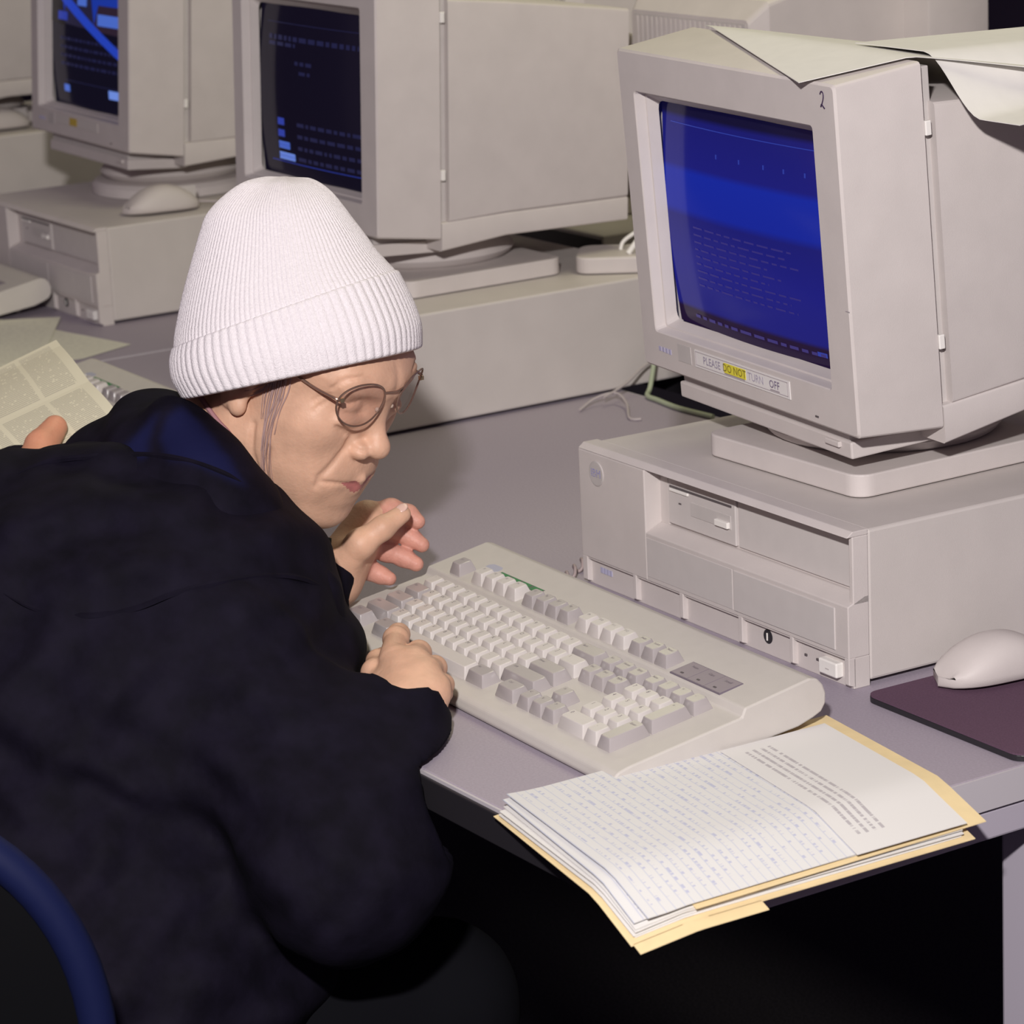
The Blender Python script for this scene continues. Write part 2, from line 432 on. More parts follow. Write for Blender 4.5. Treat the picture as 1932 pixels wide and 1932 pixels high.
        mark('screen_text', .10, .97, .075, .079, ink_mid); mark('screen_text', .94, .985, .065, .10, ink_blue)
    else:
        mark('screen_picture', .0, 1, .60, 1.0, ink_sky)
        mark('screen_picture', 0, 0, 0, 0, black_m, .0010, [(.0, .58), (.22, .56), (.17, .80), (.0, .92)])
        mark('screen_picture', 0, 0, 0, 0, emis('screen_dark', (.012, .01, .03)), .0010, [(.17, .58), (.62, .56), (.56, .82), (.28, .86)])
        mark('screen_picture', 0, 0, 0, 0, ink_red, .0012, [(.60, .56), (1, .54), (1, .74), (.66, .74)])
        mark('screen_picture', 0, 0, 0, 0, ink_stripe, .0016, [(.04, .80), (.16, .83), (1, .40), (1, .33)])
        for q in ((.40, .52, .72, .84), (.66, .98, .60, .68), (.12, .26, .60, .66)): mark('screen_text', *q, ink_mid if q[0] < .2 else ink_blue, .0020)
        for b in (.46, .40, .34, .28): text_line(.14, .9, b, .02, ink_dim)
        mark('screen_text', .17, .25, .09, .14, ink_blue); mark('screen_text', .76, .98, .10, .16, ink_pale); mark('screen_text', .2, .98, .17, .175, ink_dim)
    # neck ring in the groove, rear housing, lower housing
    from_add = bmesh.new(); add_box(from_add, -MW + .006, -.006, BD - .002, .092, .004, MH + .001, .001)
    from_bm('neck_ring', from_add, beige_d, t, M=M)
    def loft(nm, secs, m_, bev=.002):
        bm = bmesh.new(); RR = []
        for d, u0, u1, v0, v1, r in secs: RR.append([bm.verts.new((p[0], d, p[1])) for p in rrect(u0, u1, v0, v1, r, 3)])
        for a, b in zip(RR[:-1], RR[1:]):
            for i in range(len(a)): bm.faces.new((a[i], a[(i + 1) % len(a)], b[(i + 1) % len(a)], b[i]))
        bm.faces.new(RR[0]); bm.faces.new(RR[-1][::-1])
        return from_bm(nm, bm, m_, t, M=M, smooth=True, angle=.5)
    loft('rear_housing', [(.0895, -MW - .003, .003, .012, .2605, .004), (.165, -MW - .002, .002, .018, .2555, .004), (.333, -MW + .004, -.004, .0235, .2405, .005)], beige)
    loft('lower_housing', [(.0800, -MW - .003, .003, -.0200, .0125, .003), (.165, -MW - .002, .002, -.0080, .0182, .003), (.333, -MW + .004, -.004, -.0035, .0238, .003)], beige)
    loft('tube_cover', [(.333, -MW + .05, -.05, .03, .225, .01), (.385, -MW + .07, -.07, .05, .205, .01)], beige)
    box('front_lip', -.3205, -.0330, .012, .100, -.0262, -.0118, beige, t, .0015, M=M)
    box('shadow_gap', -.315, -.038, .014, .1, -.0125, .0005, beige_d, t, M=M)
    box('front_button', -.0700, -.0480, .009, .016, -.0185, -.0135, beige, t, .0010, M=M)
    lo = .0285
    mk = box('indicator_lamp', -.0655, -.0605, -.0006, .001, .0068, .0082, dark_m, t, M=M)
    for k in range(4): box('maker_mark', -.331 + k * .006, -.3268 + k * .006, -.0005, .001, .0175 - k * .0002, .0215, mat('faded_blue_ink', (.42, .40, .56), .5), t, M=M)
    box('control_door', -.296, -.272, -.0004, .001, .014, .030, beige_d, t, .0002, M=M)
    for v in (.06, .235):
        box('side_clip', .0005, .0045, BD + .0005, BD + .006, v, v + .012, white_m, t, .0008, M=M)
    # swivel and stand plate (not tilted)
    c = Vector((x, y, z)) + ex * (-MW / 2) + ey * .145 - ez * .012 - Vector(base)
    st = from_bm('swivel_bowl', lathe_bm([(.092, .018), (.100, .0225), (.105, .029), (.100, .036), (.085, c.z)], 40, c.x * .5, c.y * .5), beige, t, smooth=True, angle=.6)
    if round_base: from_bm('stand_disc', lathe_bm([(.118, 0), (.118, .012), (.112, .0175), (.09, .0195)], 48, c.x * .5, c.y * .5), beige, t, smooth=True, angle=.5)
    else: prism('stand_plate', rrect(-.107, .107, -.107, .107, .016), 2, 0, .0195, beige, t, .0015)
    if extra: extra(t, M, bz)
    return t
def m1_extra(t, M, bz):
    lab = box('warning_label', -.2640, -.1030, -.0009, -.0002, .0143, .0300, mat('label_white', (.74, .71, .70), .6), t, M=M)
    # label is printed with a thin frame line and four words
    fr = mat('label_line', (.36, .31, .34), .7)
    for a in ((-.262, -.106, .0283, .0287), (-.262, -.106, .0162, .0166), (-.262, -.2616, .0162, .0287), (-.1064, -.106, .0162, .0287)):
        box('label_border', a[0], a[1], -.0012, -.0008, a[2], a[3], fr, lab, M=M)
    yel = mat('yellow_marker', (.74, .66, .06), .7)
    box('yellow_highlight', -.2125, -.1755, -.0012, -.0008, .0182, .0270, yel, lab, M=M)
    T = lambda s, u, size, m_: text('lettering', s, size, m_, lab, M @ frame_M((u, -.0016, .0226), (1, 0, 0), (0, 0, 1), (0, -1, 0)))
    T('PLEASE', -.2330, .0098, mat('label_ink_faded', (.34, .30, .40), .7)); T('DO NOT', -.1940, .0098, mat('label_ink_olive', (.22, .17, .03), .7))
    T('TURN', -.1580, .0098, mat('label_ink_pale', (.42, .38, .48), .7)); T('OFF', -.1270, .0098, mat('label_ink_dark', (.20, .16, .26), .7))
    for a in ((-.2115, -.177), (-.1345, -.1195)): box('underline', a[0], a[1], -.0015, -.0010, .0174, .0181, fr, lab, M=M)
    # handwritten figure two
    pts = [(-.0205, .2790), (-.0190, .2812), (-.0165, .2806), (-.0158, .2780), (-.0168, .2745), (-.0192, .2705), (-.0205, .2690), (-.0192, .2712), (-.0172, .2695), (-.0150, .2680)]
    tube('handwritten_two', [M @ Vector((u, -.0003, v)) for u, v in pts], .00055, mat('pen_ink', (.04, .02, .06), .6), t, n=5)
    box('scuff_mark', -.006, -.0005, -.0004, .0, .1055, .1062, mat('scuff', (.35, .31, .33), .8), t, M=M)
m1 = make_monitor('crt_monitor', 'beige monitor with a blue screen and a do not turn off label', (-.0453, .0339, .1901, -.1191, -.0617), (-.179, .161, PCH + .001), 'blue', m1_extra)
m2 = make_monitor('crt_monitor', 'beige monitor with a nearly black screen directly behind the white hat', (-1.0788, .1916, .2059, -.0351, .0528), (-1.192, .335, PCH + .001), 'dark')
def m3_extra(t, M, bz):
    lab = box('warning_label', -.262, -.110, -.0009, -.0002, .0175, .030, mat('label_white', (.74, .71, .70), .6), t, M=M)
    lab.data.materials[0] = mat('label_aged', (.56, .52, .50), .6)
    box('yellow_highlight', -.2125, -.185, -.0012, -.0008, .0185, .029, mat('yellow_marker_dark', (.50, .36, .06), .7), lab, M=M)
m3 = make_monitor('crt_monitor', 'beige monitor showing a blue picture with a diagonal stripe', (-1.9006, .2844, .2096, -.0525, .0822), (-2.05, .42, PCH + .001), 'picture', m3_extra, round_base=True)
m4 = make_monitor('crt_monitor', 'beige monitor farthest along the desk row, only its side in view', (-2.80, .335, .206, -.03, .05), (-2.99, .50, PCH + .001), 'dark')

# monitor on the opposite desk, seen from behind
def rear_monitor(label, x, y, z, dark=False):
    t = thing('crt_monitor', label, 'monitor', (x, y, PCH + .001), 0)
    zz = z - PCH - .001
    hw = .183
    # local: rear towards -Y
    bm = bmesh.new(); add_box(bm, -hw, hw, .20, .29, -.005, .335, .004)
    from_bm('front_bezel', bm, beige, t, M=Matrix.Translation((0, 0, zz)), smooth=True, angle=.6)
    def sec(d, h, v0, v1): return [Vector((p[0], d, p[1] + zz)) for p in rrect(-h, h, v0, v1, .006, 3)]
    S = [sec(0, .112, .03, .232), sec(.02, .125, .02, .252), sec(.20, .140, .005, .300)]
    V = [v for s in S for v in s]; n = len(S[0]); F = []
    for k in range(len(S) - 1):
        for i in range(n): F.append((k * n + i, k * n + (i + 1) % n, (k + 1) * n + (i + 1) % n, (k + 1) * n + i))
    F.append(tuple(range(n))[::-1]); F.append(tuple((len(S) - 1) * n + i for i in range(n)))
    h = new_obj('rear_housing', V, F, beige, t)
    for k in range(22):
        x_ = -.102 + k * .0094
        box('vent_slat', x_, x_ + .005, -.003, .002, zz + .12, zz + .226, beige, h)
    box('vent_backing', -.105, .108, -.0012, .0, zz + .118, zz + .228, beige_d, h)
    from_bm('swivel_bowl', lathe_bm([(.1, .018), (.1, zz + .004)], 32, 0, .15), beige, t)
    prism('stand_plate', rrect(-.107, .107, .043, .257, .016), 2, 0, .0195, beige, t, .0015)
    return t
rear_monitor('beige monitor seen from behind with a ribbed vent, on the desk behind', -1.004, .572, .19)
rear_monitor('beige monitor on the desk behind, hidden by the black-screen monitor', -1.47, .64, .19)

# ------------------------------------------------------------------ keyboards
U = .01905
KT = .16; KZ = .0175
def ktop(y): return KZ + KT * y
def key_mesh(wu, du, h, notch=None):
    g = .0006; bx0, bx1, by0, by1 = g, wu * U - g, g, du * U - g
    i_ = .0024
    tx0, tx1, ty0, ty1 = bx0 + i_, bx1 - i_, by0 + .0034, by1 - .0018
    bm = bmesh.new()
    def rr(x0, x1, y0, y1, z, r): return [bm.verts.new((p[0], p[1], z)) for p in rrect(x0, x1, y0, y1, r, 2)]
    A = rr(bx0, bx1, by0, by1, -.002, .0008); B = rr(bx0, bx1, by0, by1, .001, .0008); Cc = rr(tx0, tx1, ty0, ty1, h - .0004, .0018); D = rr(tx0 + .0006, tx1 - .0006, ty0 + .0006, ty1 - .0006, h, .0014)
    for a, b in ((A, B), (B, Cc), (Cc, D)):
        for i in range(len(a)): bm.faces.new((a[i], a[(i + 1) % len(a)], b[(i + 1) % len(a)], b[i]))
    bm.faces.new(D)
    bmesh.ops.recalc_face_normals(bm, faces=bm.faces)
    for f in bm.faces: f.smooth = True
    for e in bm.edges:
        if len(e.link_faces) == 2 and e.calc_face_angle(0) > .45: e.smooth = False
    me = bpy.data.meshes.new('key_cap'); bm.to_mesh(me); bm.free()
    return me
def layout():
    L = []
    def row(y, x, items, h=1):
        for it in items:
            if it[0] is None: x += it[1]; continue
            L.append((it[0], x, y, it[1], it[2] if len(it) > 2 else 'w', 1)); x += it[1]
    row(5.5, 0, [('Esc', 1, 'g')]); row(5.5, 2, [('F%d' % k, 1) for k in range(1, 5)]); row(5.5, 6.5, [('F%d' % k, 1, 'g') for k in range(5, 9)]); row(5.5, 11, [('F%d' % k, 1) for k in range(9, 13)])
    row(5.5, 15.25, [('PrtSc', 1, 'g'), ('ScrLk', 1, 'g'), ('Pause', 1, 'g')])
    row(4, 0, [(c, 1) for c in '`1234567890-='] + [('Back', 2, 'g')]); row(4, 15.25, [('Ins', 1, 'g'), ('Home', 1, 'g'), ('PgUp', 1, 'g')]); row(4, 18.5, [('Num', 1, 'g'), ('/', 1, 'g'), ('*', 1, 'g'), ('-', 1, 'g')])
    row(3, 0, [('Tab', 1.5, 'g')] + [(c, 1) for c in 'QWERTYUIOP[]'] + [('\\', 1.5)]); row(3, 15.25, [('Del', 1, 'g'), ('End', 1, 'g'), ('PgDn', 1, 'g')]); row(3, 18.5, [('7', 1), ('8', 1), ('9', 1)])
    row(2, 0, [('Caps', 1.75, 'g')] + [(c, 1) for c in "ASDFGHJKL;'"] + [('Enter', 2.25, 'g')]); row(2, 18.5, [('4', 1), ('5', 1), ('6', 1)])
    row(1, 0, [('Shift', 2.25, 'g')] + [(c, 1) for c in 'ZXCVBNM,./'] + [('Shift', 2.75, 'g')]); row(1, 16.25, [('^', 1, 'g')]); row(1, 18.5, [('1', 1), ('2', 1), ('3', 1)])
    row(0, 0, [('Ctrl', 1.5, 'g'), (None, 1), ('Alt', 1.5, 'g'), (' ', 7), ('Alt', 1.5, 'g'), (None, 1), ('Ctrl', 1.5, 'g')]); row(0, 15.25, [('<', 1, 'g'), ('v', 1, 'g'), ('>', 1, 'g')]); row(0, 18.5, [('0', 2), ('.', 1)])
    L.append(('+', 21.5, 2, 1, 'g', 2)); L.append(('Enter', 21.5, 0, 1, 'g', 2))
    return L
def make_keyboard(label):
    t = thing('keyboard', label, 'keyboard')
    X0, X1 = -.0325, .4605; Y0, Y1 = -.0165, .168
    # side profile of the shell: y, z
    zr = ktop(Y1) + .0070
    prof = [(Y0 + .001, .0010), (Y0 - .001, .0045), (Y0 + .0005, .0110), (Y0 + .004, ktop(Y0 + .004) - .0012), (-.002, ktop(-.002)), (5.18 * U, ktop(5.18 * U)), (5.34 * U, ktop(5.34 * U) + .0062), (Y1 - .006, zr - .0003),
            (Y1 + .001, zr - .0022), (Y1 + .0058, zr - .0075), (Y1 + .0085, zr - .0150), (Y1 + .0080, zr - .0230), (Y1 + .0040, zr - .0290), (Y1 - .004, zr - .0325), (Y1 - .018, .0145), (.06, .0035)]
    prism('shell', prof, 0, X0, X1, kb_case, t, .0014)
    for x in (X0 + .05, X1 - .05):
        box('tilt_foot', x - .008, x + .008, Y1 - .03, Y1 - .022, 0, .014, kb_case, t, .001)
        box('rubber_pad', x - .008, x + .008, -.008, -.003, 0, .003, black_m, t)
    cache = {}
    for lg, ux, vy, wu, c, du in layout():
        k = (wu, du)
        if (k, c) not in cache:
            me = key_mesh(wu, du, .0098); me.materials.append(white_key if c == 'w' else grey_key); cache[(k, c)] = me
        o = bpy.data.objects.new('key_cap', cache[(k, c)]); COL.objects.link(o); o.parent = t
        y = vy * U; fr = .0064 if vy > 5 else 0
        o.location = (ux * U, y, ktop(y) + fr); o.rotation_euler = (math.atan(KT), 0, 0)
        if lg.strip():
            sz = .0052 if len(lg) == 1 else .0034
            tm = text_mesh(lg, sz)
            if not tm.materials: tm.materials.append(legend_m)
            lo = bpy.data.objects.new('legend', tm); COL.objects.link(lo); lo.parent = o
            off = .0075 if len(lg) > 1 else .0070
            lo.location = (min(wu * U * .5, off + (.002 if len(lg) > 3 else 0)), .0125 if du == 1 else .030, .00985)
    # status lamp panel with three boxes, at the right end above the number pad
    y0, y1 = 5.42 * U, 6.62 * U
    A = math.atan(KT); MP = Matrix.Translation((0, y0, ktop(y0) + .0066)) @ Matrix.Rotation(A, 4, 'X')
    pnl = box('status_panel', 18.65 * U, 22.25 * U, 0, y1 - y0, -.001, .0007, mat('panel_dark_line', (.17, .14, .18), .5), t, M=MP)
    for k in range(3):
        x = (18.65 + .05 + k * 1.185) * U
        cell = box('panel_cell', x, x + 1.13 * U, .0009, y1 - y0 - .0009, .0004, .0010, mat('panel_grey', (.29, .25, .27), .5), pnl, M=MP)
        text('lettering', ('Num', 'Caps', 'Scroll')[k], .0040, legend_m, pnl, MP @ Matrix.Translation((x + .011, y1 - y0 - .006, .00115)))
        box('status_lamp', x + .008, x + .0115, .004, .0055, .0009, .0014, dark_m, pnl, M=MP)
    # maker mark and green reminder strip above F1-F4
    yb = 6.75 * U; MB = Matrix.Translation((0, yb, ktop(yb) + .0066)) @ Matrix.Rotation(A, 4, 'X')
    bd = from_bm('maker_mark', lathe_bm([(.0095, -.001), (.0095, .0005)], 24), mat('faded_blue_oval', (.40, .40, .50), .5), t, M=MB @ Matrix.Translation((1.55 * U, .0055, 0)) @ Matrix.Diagonal((1.15, .72, 1, 1)))
    gs = box('reminder_strip', 2.35 * U, 6.15 * U, -.0020, .0052, -.0006, .0004, mat('strip_dark', (.10, .13, .10), .6), t, M=MB)
    for k in range(4):
        box('green_patch', (2.42 + k * .96) * U, (3.16 + k * .96) * U, -.0014, .0046, .0003, .0007, mat('green_print', (.045, .20, .075), .6), gs, M=MB)
    return t
kb1 = make_keyboard('beige keyboard with grey function keys in front of the woman')
kb1.location = (-.392, -.258, 0); kb1.rotation_euler = (0, 0, -.041)
index_children()
def place_kb(label, corner_local, world, rz):
    o = copy_tree(kb1); o['label'] = label
    c = Matrix.Rotation(rz, 3, 'Z') @ Vector((corner_local[0], corner_local[1], 0))
    o.location = (world[0] - c.x, world[1] - c.y, 0); o.rotation_euler = (0, 0, rz); return o
place_kb('beige keyboard partly hidden between the open book and the dark hood', (-.0325, .168), (-1.414, -.010), -.03)
place_kb('beige keyboard in front of the computer with a mouse on top', (.4605, .168), (-1.945, .165), -.03)

# ------------------------------------------------------------------ mice, mouse pad
def make_mouse(label):
    t = thing('computer_mouse', label, 'mouse')
    N = 18; S = 24; V = []; F = []
    L = .108
    for i in range(N + 1):
        s = i / N; y = -L / 2 + L * s
        e = (1 - abs(2 * s - 1) ** 3.2) ** .5 if 0 < s < 1 else 0
        hw = .0295 * e * (1 - .10 * s) + 1e-4
        top = (.0345 * math.sin(math.pi * min(1, (s + .06) * .86)) ** .75) * (e ** .5) + .002
        for k in range(S):
            a = 2 * math.pi * k / S; ca, sa = math.cos(a), math.sin(a)
            xx = hw * math.copysign(abs(ca) ** .75, ca)
            zz = .010 + (top - .010) * (abs(sa) ** .85) if sa > 0 else .010 - .009 * abs(sa) ** .35
            V.append((xx, y, max(.0008, zz)))
    for i in range(N):
        for k in range(S): F.append((i * S + k, i * S + (k + 1) % S, (i + 1) * S + (k + 1) % S, (i + 1) * S + k))
    F.append(tuple(range(S))[::-1]); F.append(tuple(N * S + k for k in range(S)))
    new_obj('mouse_shell', V, F, beige, t, smooth=True)
    box('button_seam', -.0006, .0006, .012, .050, .012, .0312, beige_d, t)
    tube('mouse_cord', [(0, .05, .009), (.004, .075, .006), (.03, .11, .003), (.05, .16, .003), (.04, .21, .003)], .002, cable_m, t)
    return t
mo1 = make_mouse('beige computer mouse lying on the dark mouse pad')
index_children()
mo1.location = (.062, .082, .0062); mo1.rotation_euler = (0, 0, math.radians(-8))
o = copy_tree(mo1); o['label'] = 'beige computer mouse lying on top of a desktop computer'; o.location = (-1.872, .312, .131); o.rotation_euler = (0, 0, math.radians(-10))
o = copy_tree(mo1); o['label'] = 'beige computer mouse on the farthest desktop computer, half out of view'; o.location = (-2.85, .50, .131); o.rotation_euler = (0, 0, math.radians(-5))
pad = thing('mouse_pad', 'dark plum fabric mouse pad beside the desktop computer', 'mouse pad', (.122, .070, 0), math.radians(-1.5))
prism('rubber_base', rrect(-.094, .094, -.096, .096, .012), 2, 0, .0050, black_m, pad, .0008)
prism('fabric_top', rrect(-.0938, .0938, -.0958, .0958, .012), 2, .0050, .0060, mat('plum_fabric', (.115, .065, .10), .9, .1, noise=.12, nscale=700), pad)

# ------------------------------------------------------------------ papers
def print_mat(name, base, ink, lines, duty=.45, words=40, region=(0.06, .94, .05, .95), density=.5, rule=None, rules=30, cols=None):
    """paper with printed or handwritten lines laid out in the sheet's own UV space"""
    M = bpy.data.materials.new(name); M.use_nodes = True; nt = M.node_tree; b = nt.nodes['Principled BSDF']
    b.inputs['Roughness'].default_value = .8; b.inputs['Specular IOR Level'].default_value = .1
    tc = nt.nodes.new('ShaderNodeTexCoord'); sp = nt.nodes.new('ShaderNodeSeparateXYZ'); nt.links.new(tc.outputs['UV'], sp.inputs[0])
    def mth(op, a, b_=None, c=None):
        n = nt.nodes.new('ShaderNodeMath'); n.operation = op
        for i, v in enumerate((a, b_, c)):
            if v is None: continue
            if isinstance(v, (int, float)): n.inputs[i].default_value = v
            else: nt.links.new(v, n.inputs[i])
        return n.outputs[0]
    u, v = sp.outputs['X'], sp.outputs['Y']
    row = mth('FLOOR', mth('MULTIPLY', v, lines)); fr = mth('FRACT', mth('MULTIPLY', v, lines))
    inl = mth('LESS_THAN', fr, duty)
    cx = nt.nodes.new('ShaderNodeCombineXYZ'); nt.links.new(mth('MULTIPLY', u, words), cx.inputs[0]); nt.links.new(mth('MULTIPLY', row, 7.31), cx.inputs[1])
    nz = nt.nodes.new('ShaderNodeTexNoise'); nz.inputs['Scale'].default_value = 1; nz.inputs['Detail'].default_value = 3; nt.links.new(cx.outputs[0], nz.inputs['Vector'])
    wd = mth('GREATER_THAN', nz.outputs['Fac'], 1 - density)
    msk = mth('MULTIPLY', inl, wd)
    for a, op in ((region[0], 'GREATER_THAN'), (region[1], 'LESS_THAN')): msk = mth('MULTIPLY', msk, mth(op, u, a))
    for a, op in ((region[2], 'GREATER_THAN'), (region[3], 'LESS_THAN')): msk = mth('MULTIPLY', msk, mth(op, v, a))
    if cols:
        fc = mth('FRACT', mth('MULTIPLY', u, cols)); msk = mth('MULTIPLY', msk, mth('GREATER_THAN', fc, .10))
    mx = nt.nodes.new('ShaderNodeMix'); mx.data_type = 'RGBA'
    mx.inputs['A'].default_value = (*base, 1); mx.inputs['B'].default_value = (*ink, 1); nt.links.new(msk, mx.inputs['Factor'])
    out = mx.outputs['Result']
    if rule:
        rl = mth('LESS_THAN', mth('FRACT', mth('MULTIPLY', v, rules)), .10)
        m2_ = nt.nodes.new('ShaderNodeMix'); m2_.data_type = 'RGBA'; nt.links.new(out, m2_.inputs['A']); m2_.inputs['B'].default_value = (*rule, 1); nt.links.new(rl, m2_.inputs['Factor']); out = m2_.outputs['Result']
    nt.links.new(out, b.inputs['Base Color'])
    return M
def sheet(name, corners, zf, material, thick=.0004, n=14, parent=None, label=None, cat='paper', group=None, m=None):
    """corners p00,p10,p11,p01 in xy; zf(x,y,u,v) gives the height; a real thin slab"""
    p = [Vector((c[0], c[1])) for c in corners]; V = []; F = []; UVs = []
    m = m or n
    for lay in (1, 0):
        for j in range(m + 1):
            for i in range(n + 1):
                a, b = i / n, j / m
                q = (p[0] * (1 - a) + p[1] * a) * (1 - b) + (p[3] * (1 - a) + p[2] * a) * b
                V.append((q.x, q.y, zf(q.x, q.y, a, b) + thick * lay)); UVs.append((a, b))
    W = n + 1; K = W * (m + 1)
    for j in range(m):
        for i in range(n):
            k = j * W + i
            F.append((k, k + 1, k + W + 1, k + W)); F.append((K + k, K + k + W, K + k + W + 1, K + k + 1))
    for i in range(n):
        F.append((i, K + i, K + i + 1, i + 1)); k = m * W + i; F.append((k, k + 1, K + k + 1, K + k))
    for j in range(m):
        k = j * W; F.append((k, k + W, K + k + W, K + k)); k = j * W + n; F.append((k, K + k, K + k + W, k + W))
    o = new_obj(name, V, F, material, parent, smooth=True)
    uvl = o.data.uv_layers.new(name='uv')
    for lp in o.data.loops: uvl.data[lp.index].uv = UVs[lp.vertex_index]
    if label: tag(o, label, cat, group)
    return o
def droop(x, y): return -.24 * max(0, x - .214) - .10 * max(0, -.374 - y)
A = Vector((.268, -.420)); B = Vector((.2735, -.128)); Cc = Vector((.062, -.108)); D = Vector((.050, -.386))
E1 = (B - A) / .292; E2 = (D - A) / .221     # along the long and the short edge
def fr_(a, b): return A + E1 * a + E2 * b     # metres along long/short edges from the overhanging corner
def rect(a0, a1, b0, b1, rot=0):
    pts = [fr_(a0, b0), fr_(a1, b0), fr_(a1, b1), fr_(a0, b1)]
    if rot:
        c = sum(pts, Vector((0, 0))) / 4; R_ = Matrix.Rotation(rot, 2); pts = [c + R_ @ (q - c) for q in pts]
    # u runs along the text lines (short edge), v up the page (long edge)
    return [pts[0], pts[3], pts[2], pts[1]]
folder = thing('manila_folder', 'open cream manila folder full of papers, overhanging the desk corner', 'folder', (.16, -.26, 0))
def fol(name, rc, z, extra=None):
    o = sheet(name, rc, lambda x, y, u, v: z + droop(x, y), manila_m, .0006)
    o.data.transform(Matrix.Translation((-.16, .26, 0))); o.parent = folder; return o
fol('back_leaf', rect(-.002, .292, -.004, .221), .0006)
fol('folder_tab', rect(.0, .105, -.014, -.003), .0006)
fol('front_leaf', rect(.050, .304, -.001, .222, .012), .0080)
gsheets = 'loose white sheets inside the manila folder'
for k, (a0, rot) in enumerate(((.004, .0), (.001, .012), (.006, -.010), (.002, .015), (.005, -.004))):
    sheet('paper_sheet', rect(a0, a0 + .279, .001 + .002 * (k % 2), .217, rot), lambda x, y, u, v, k=k: .0016 + .00125 * k + droop(x, y), paper_m, .0007, label='white loose sheet lying between the leaves of the manila folder', group=gsheets)
lined = print_mat('ruled_handwritten_paper', (.70, .69, .685), (.50, .51, .64), 30, .40, 75, (.05, .97, .04, .97), .45, rule=(.56, .575, .66), rules=30)
sheet('paper_sheet', rect(.006, .230, .003, .221, -.010), lambda x, y, u, v: .0094 + droop(x, y) + .003 * max(0, .12 - v) * u, lined, .0008, label='ruled sheet of handwriting under the topmost page on the folder')
sheet('paper_sheet', rect(.012, .240, .001, .224, .012), lambda x, y, u, v: .0108 + droop(x, y) + .02 * max(0, .1 - v), lined, .0006, label='topmost ruled sheet of blue handwriting, partly under the keyboard edge')
typed = print_mat('typed_paper', (.71, .69, .68), (.46, .43, .45), 14, .40, 110, (.10, .93, .10, .42), .56)
sheet('paper_sheet', rect(.188, .286, -.002, .2), lambda x, y, u, v: .0122 + droop(x, y) + .006 * max(0, .3 - u) ** 2, typed, .0005, label='white typed sheet with four lines of text at the folder top')
def at(a, b, z): q = fr_(a, b); return (q.x, q.y, z)
tag(tube('paper_clip', [at(.196, .222, .0126), at(.172, .214, .0126), at(.168, .209, .0126), at(.172, .205, .0126), at(.200, .214, .0126)], .0005, mat('steel_wire', (.55, .48, .45), .3, metal=.8), n=6), 'thin wire paper clip on the ruled sheets beside the keyboard', 'paper clip')

# sheets on top of the blue-screen monitor
def ridge(x, y):
    # top of the bezel rises to its rear edge, then the housing drops behind it
    t_ = (y - (.016 + (-.12) * (x + .05))) / .078
    if t_ < 1: return .4790 + .0115 * max(-.6, t_)
    return .4905 - .030 * min(1, (t_ - 1) / 2.2) ** 1.1
sheet('paper_sheet', [(-.385, .142), (-.078, .006), (-.010, .190), (-.300, .330)], lambda x, y, u, v: ridge(x, y) + .0008 + .004 * math.sin(3 * u) * v, paper_m, .0005, n=22, label='blank white sheet lying across the top of the blue-screen monitor')
def curl(u, v):
    q = min(1, max(0, (u - .43) / .35)); return .4925 - .048 * q * q * (3 - 2 * q) * (1 - .45 * v) - .006 * v
sheet('paper_sheet', [(-.150, .122), (.060, .112), (.045, .345), (-.150, .345)], lambda x, y, u, v: curl(u, v), paper_m, .0005, n=30, label='white sheet curling down behind the top of the blue-screen monitor')

# sheets on the far desk
aged = print_mat('aged_printed_paper', (.70, .68, .58), (.62, .60, .52), 40, .5, 30, (.06, .94, .06, .94), .5)
sheet('paper_sheet', [(-1.668, -.06), (-1.640, .075), (-1.674, .158), (-1.96, .10)], lambda x, y, u, v: .0008, aged, .0005, label='pale printed sheet lying in front of the far keyboard')
sheet('paper_sheet', [(-1.70, -.10), (-1.650, .02), (-1.905, .166), (-1.99, .02)], lambda x, y, u, v: .0022, aged, .0005, label='pale printed sheet overlapping another in front of the far keyboard')

# ------------------------------------------------------------------ adapter and cables
ad = thing('power_adapter', 'small rounded beige power adapter on the computer behind the hat', 'adapter', (-1.068, .445, PCH + .001), math.radians(52))
prism('adapter_body', rrect(0, .13, 0, .085, .018), 2, 0, .0195, beige, ad, .0025)
box('adapter_strain_relief', .062, .074, .084, .094, .006, .014, beige, ad, .001)
def cord(label, pts, r, m_=cable_m): tag(tube('cable', pts, r, m_), label, 'cable')
cord('pale cable rising from the power adapter to the black-screen monitor', [(-1.045, .505, .151), (-1.04, .515, .165), (-1.03, .53, .185), (-1.02, .545, .20)], .0035, white_m)
cord('thin pale cable behind the power adapter', [(-1.075, .515, .150), (-1.075, .52, .160), (-1.065, .535, .172)], .0025, white_m)
cord('thin grey cable looping on the desk beside the computer behind the hat', [(-.955, .368, .002), (-.963, .395, .010), (-.955, .418, .014), (-.925, .412, .008), (-.885, .388, .002), (-.872, .395, .002)], .0016)
cord('thin grey cable climbing along the rear of the computer behind the hat', [(-.952, .40, .012), (-.965, .44, .020), (-.985, .49, .034), (-1.0, .56, .03)], .0016)
cord('pale green cable bent at the rear edge of the desk', [(-.985, .50, .06), (-.968, .476, .012), (-.955, .462, .004), (-.93, .458, .0035), (-.88, .452, .0035), (-.82, .455, .0035)], .0030, mat('green_cable', (.34, .38, .27), .5))
cord('coiled grey keyboard cord at the corner of the desktop computer', [(-.36 + .004 * math.cos(k * 1.3) - k * .0028, -.075 + k * .0036, .006 + .0042 * math.sin(k * 1.3)) for k in range(44)], .0016, mat('cord_brown', (.34, .27, .27), .5))

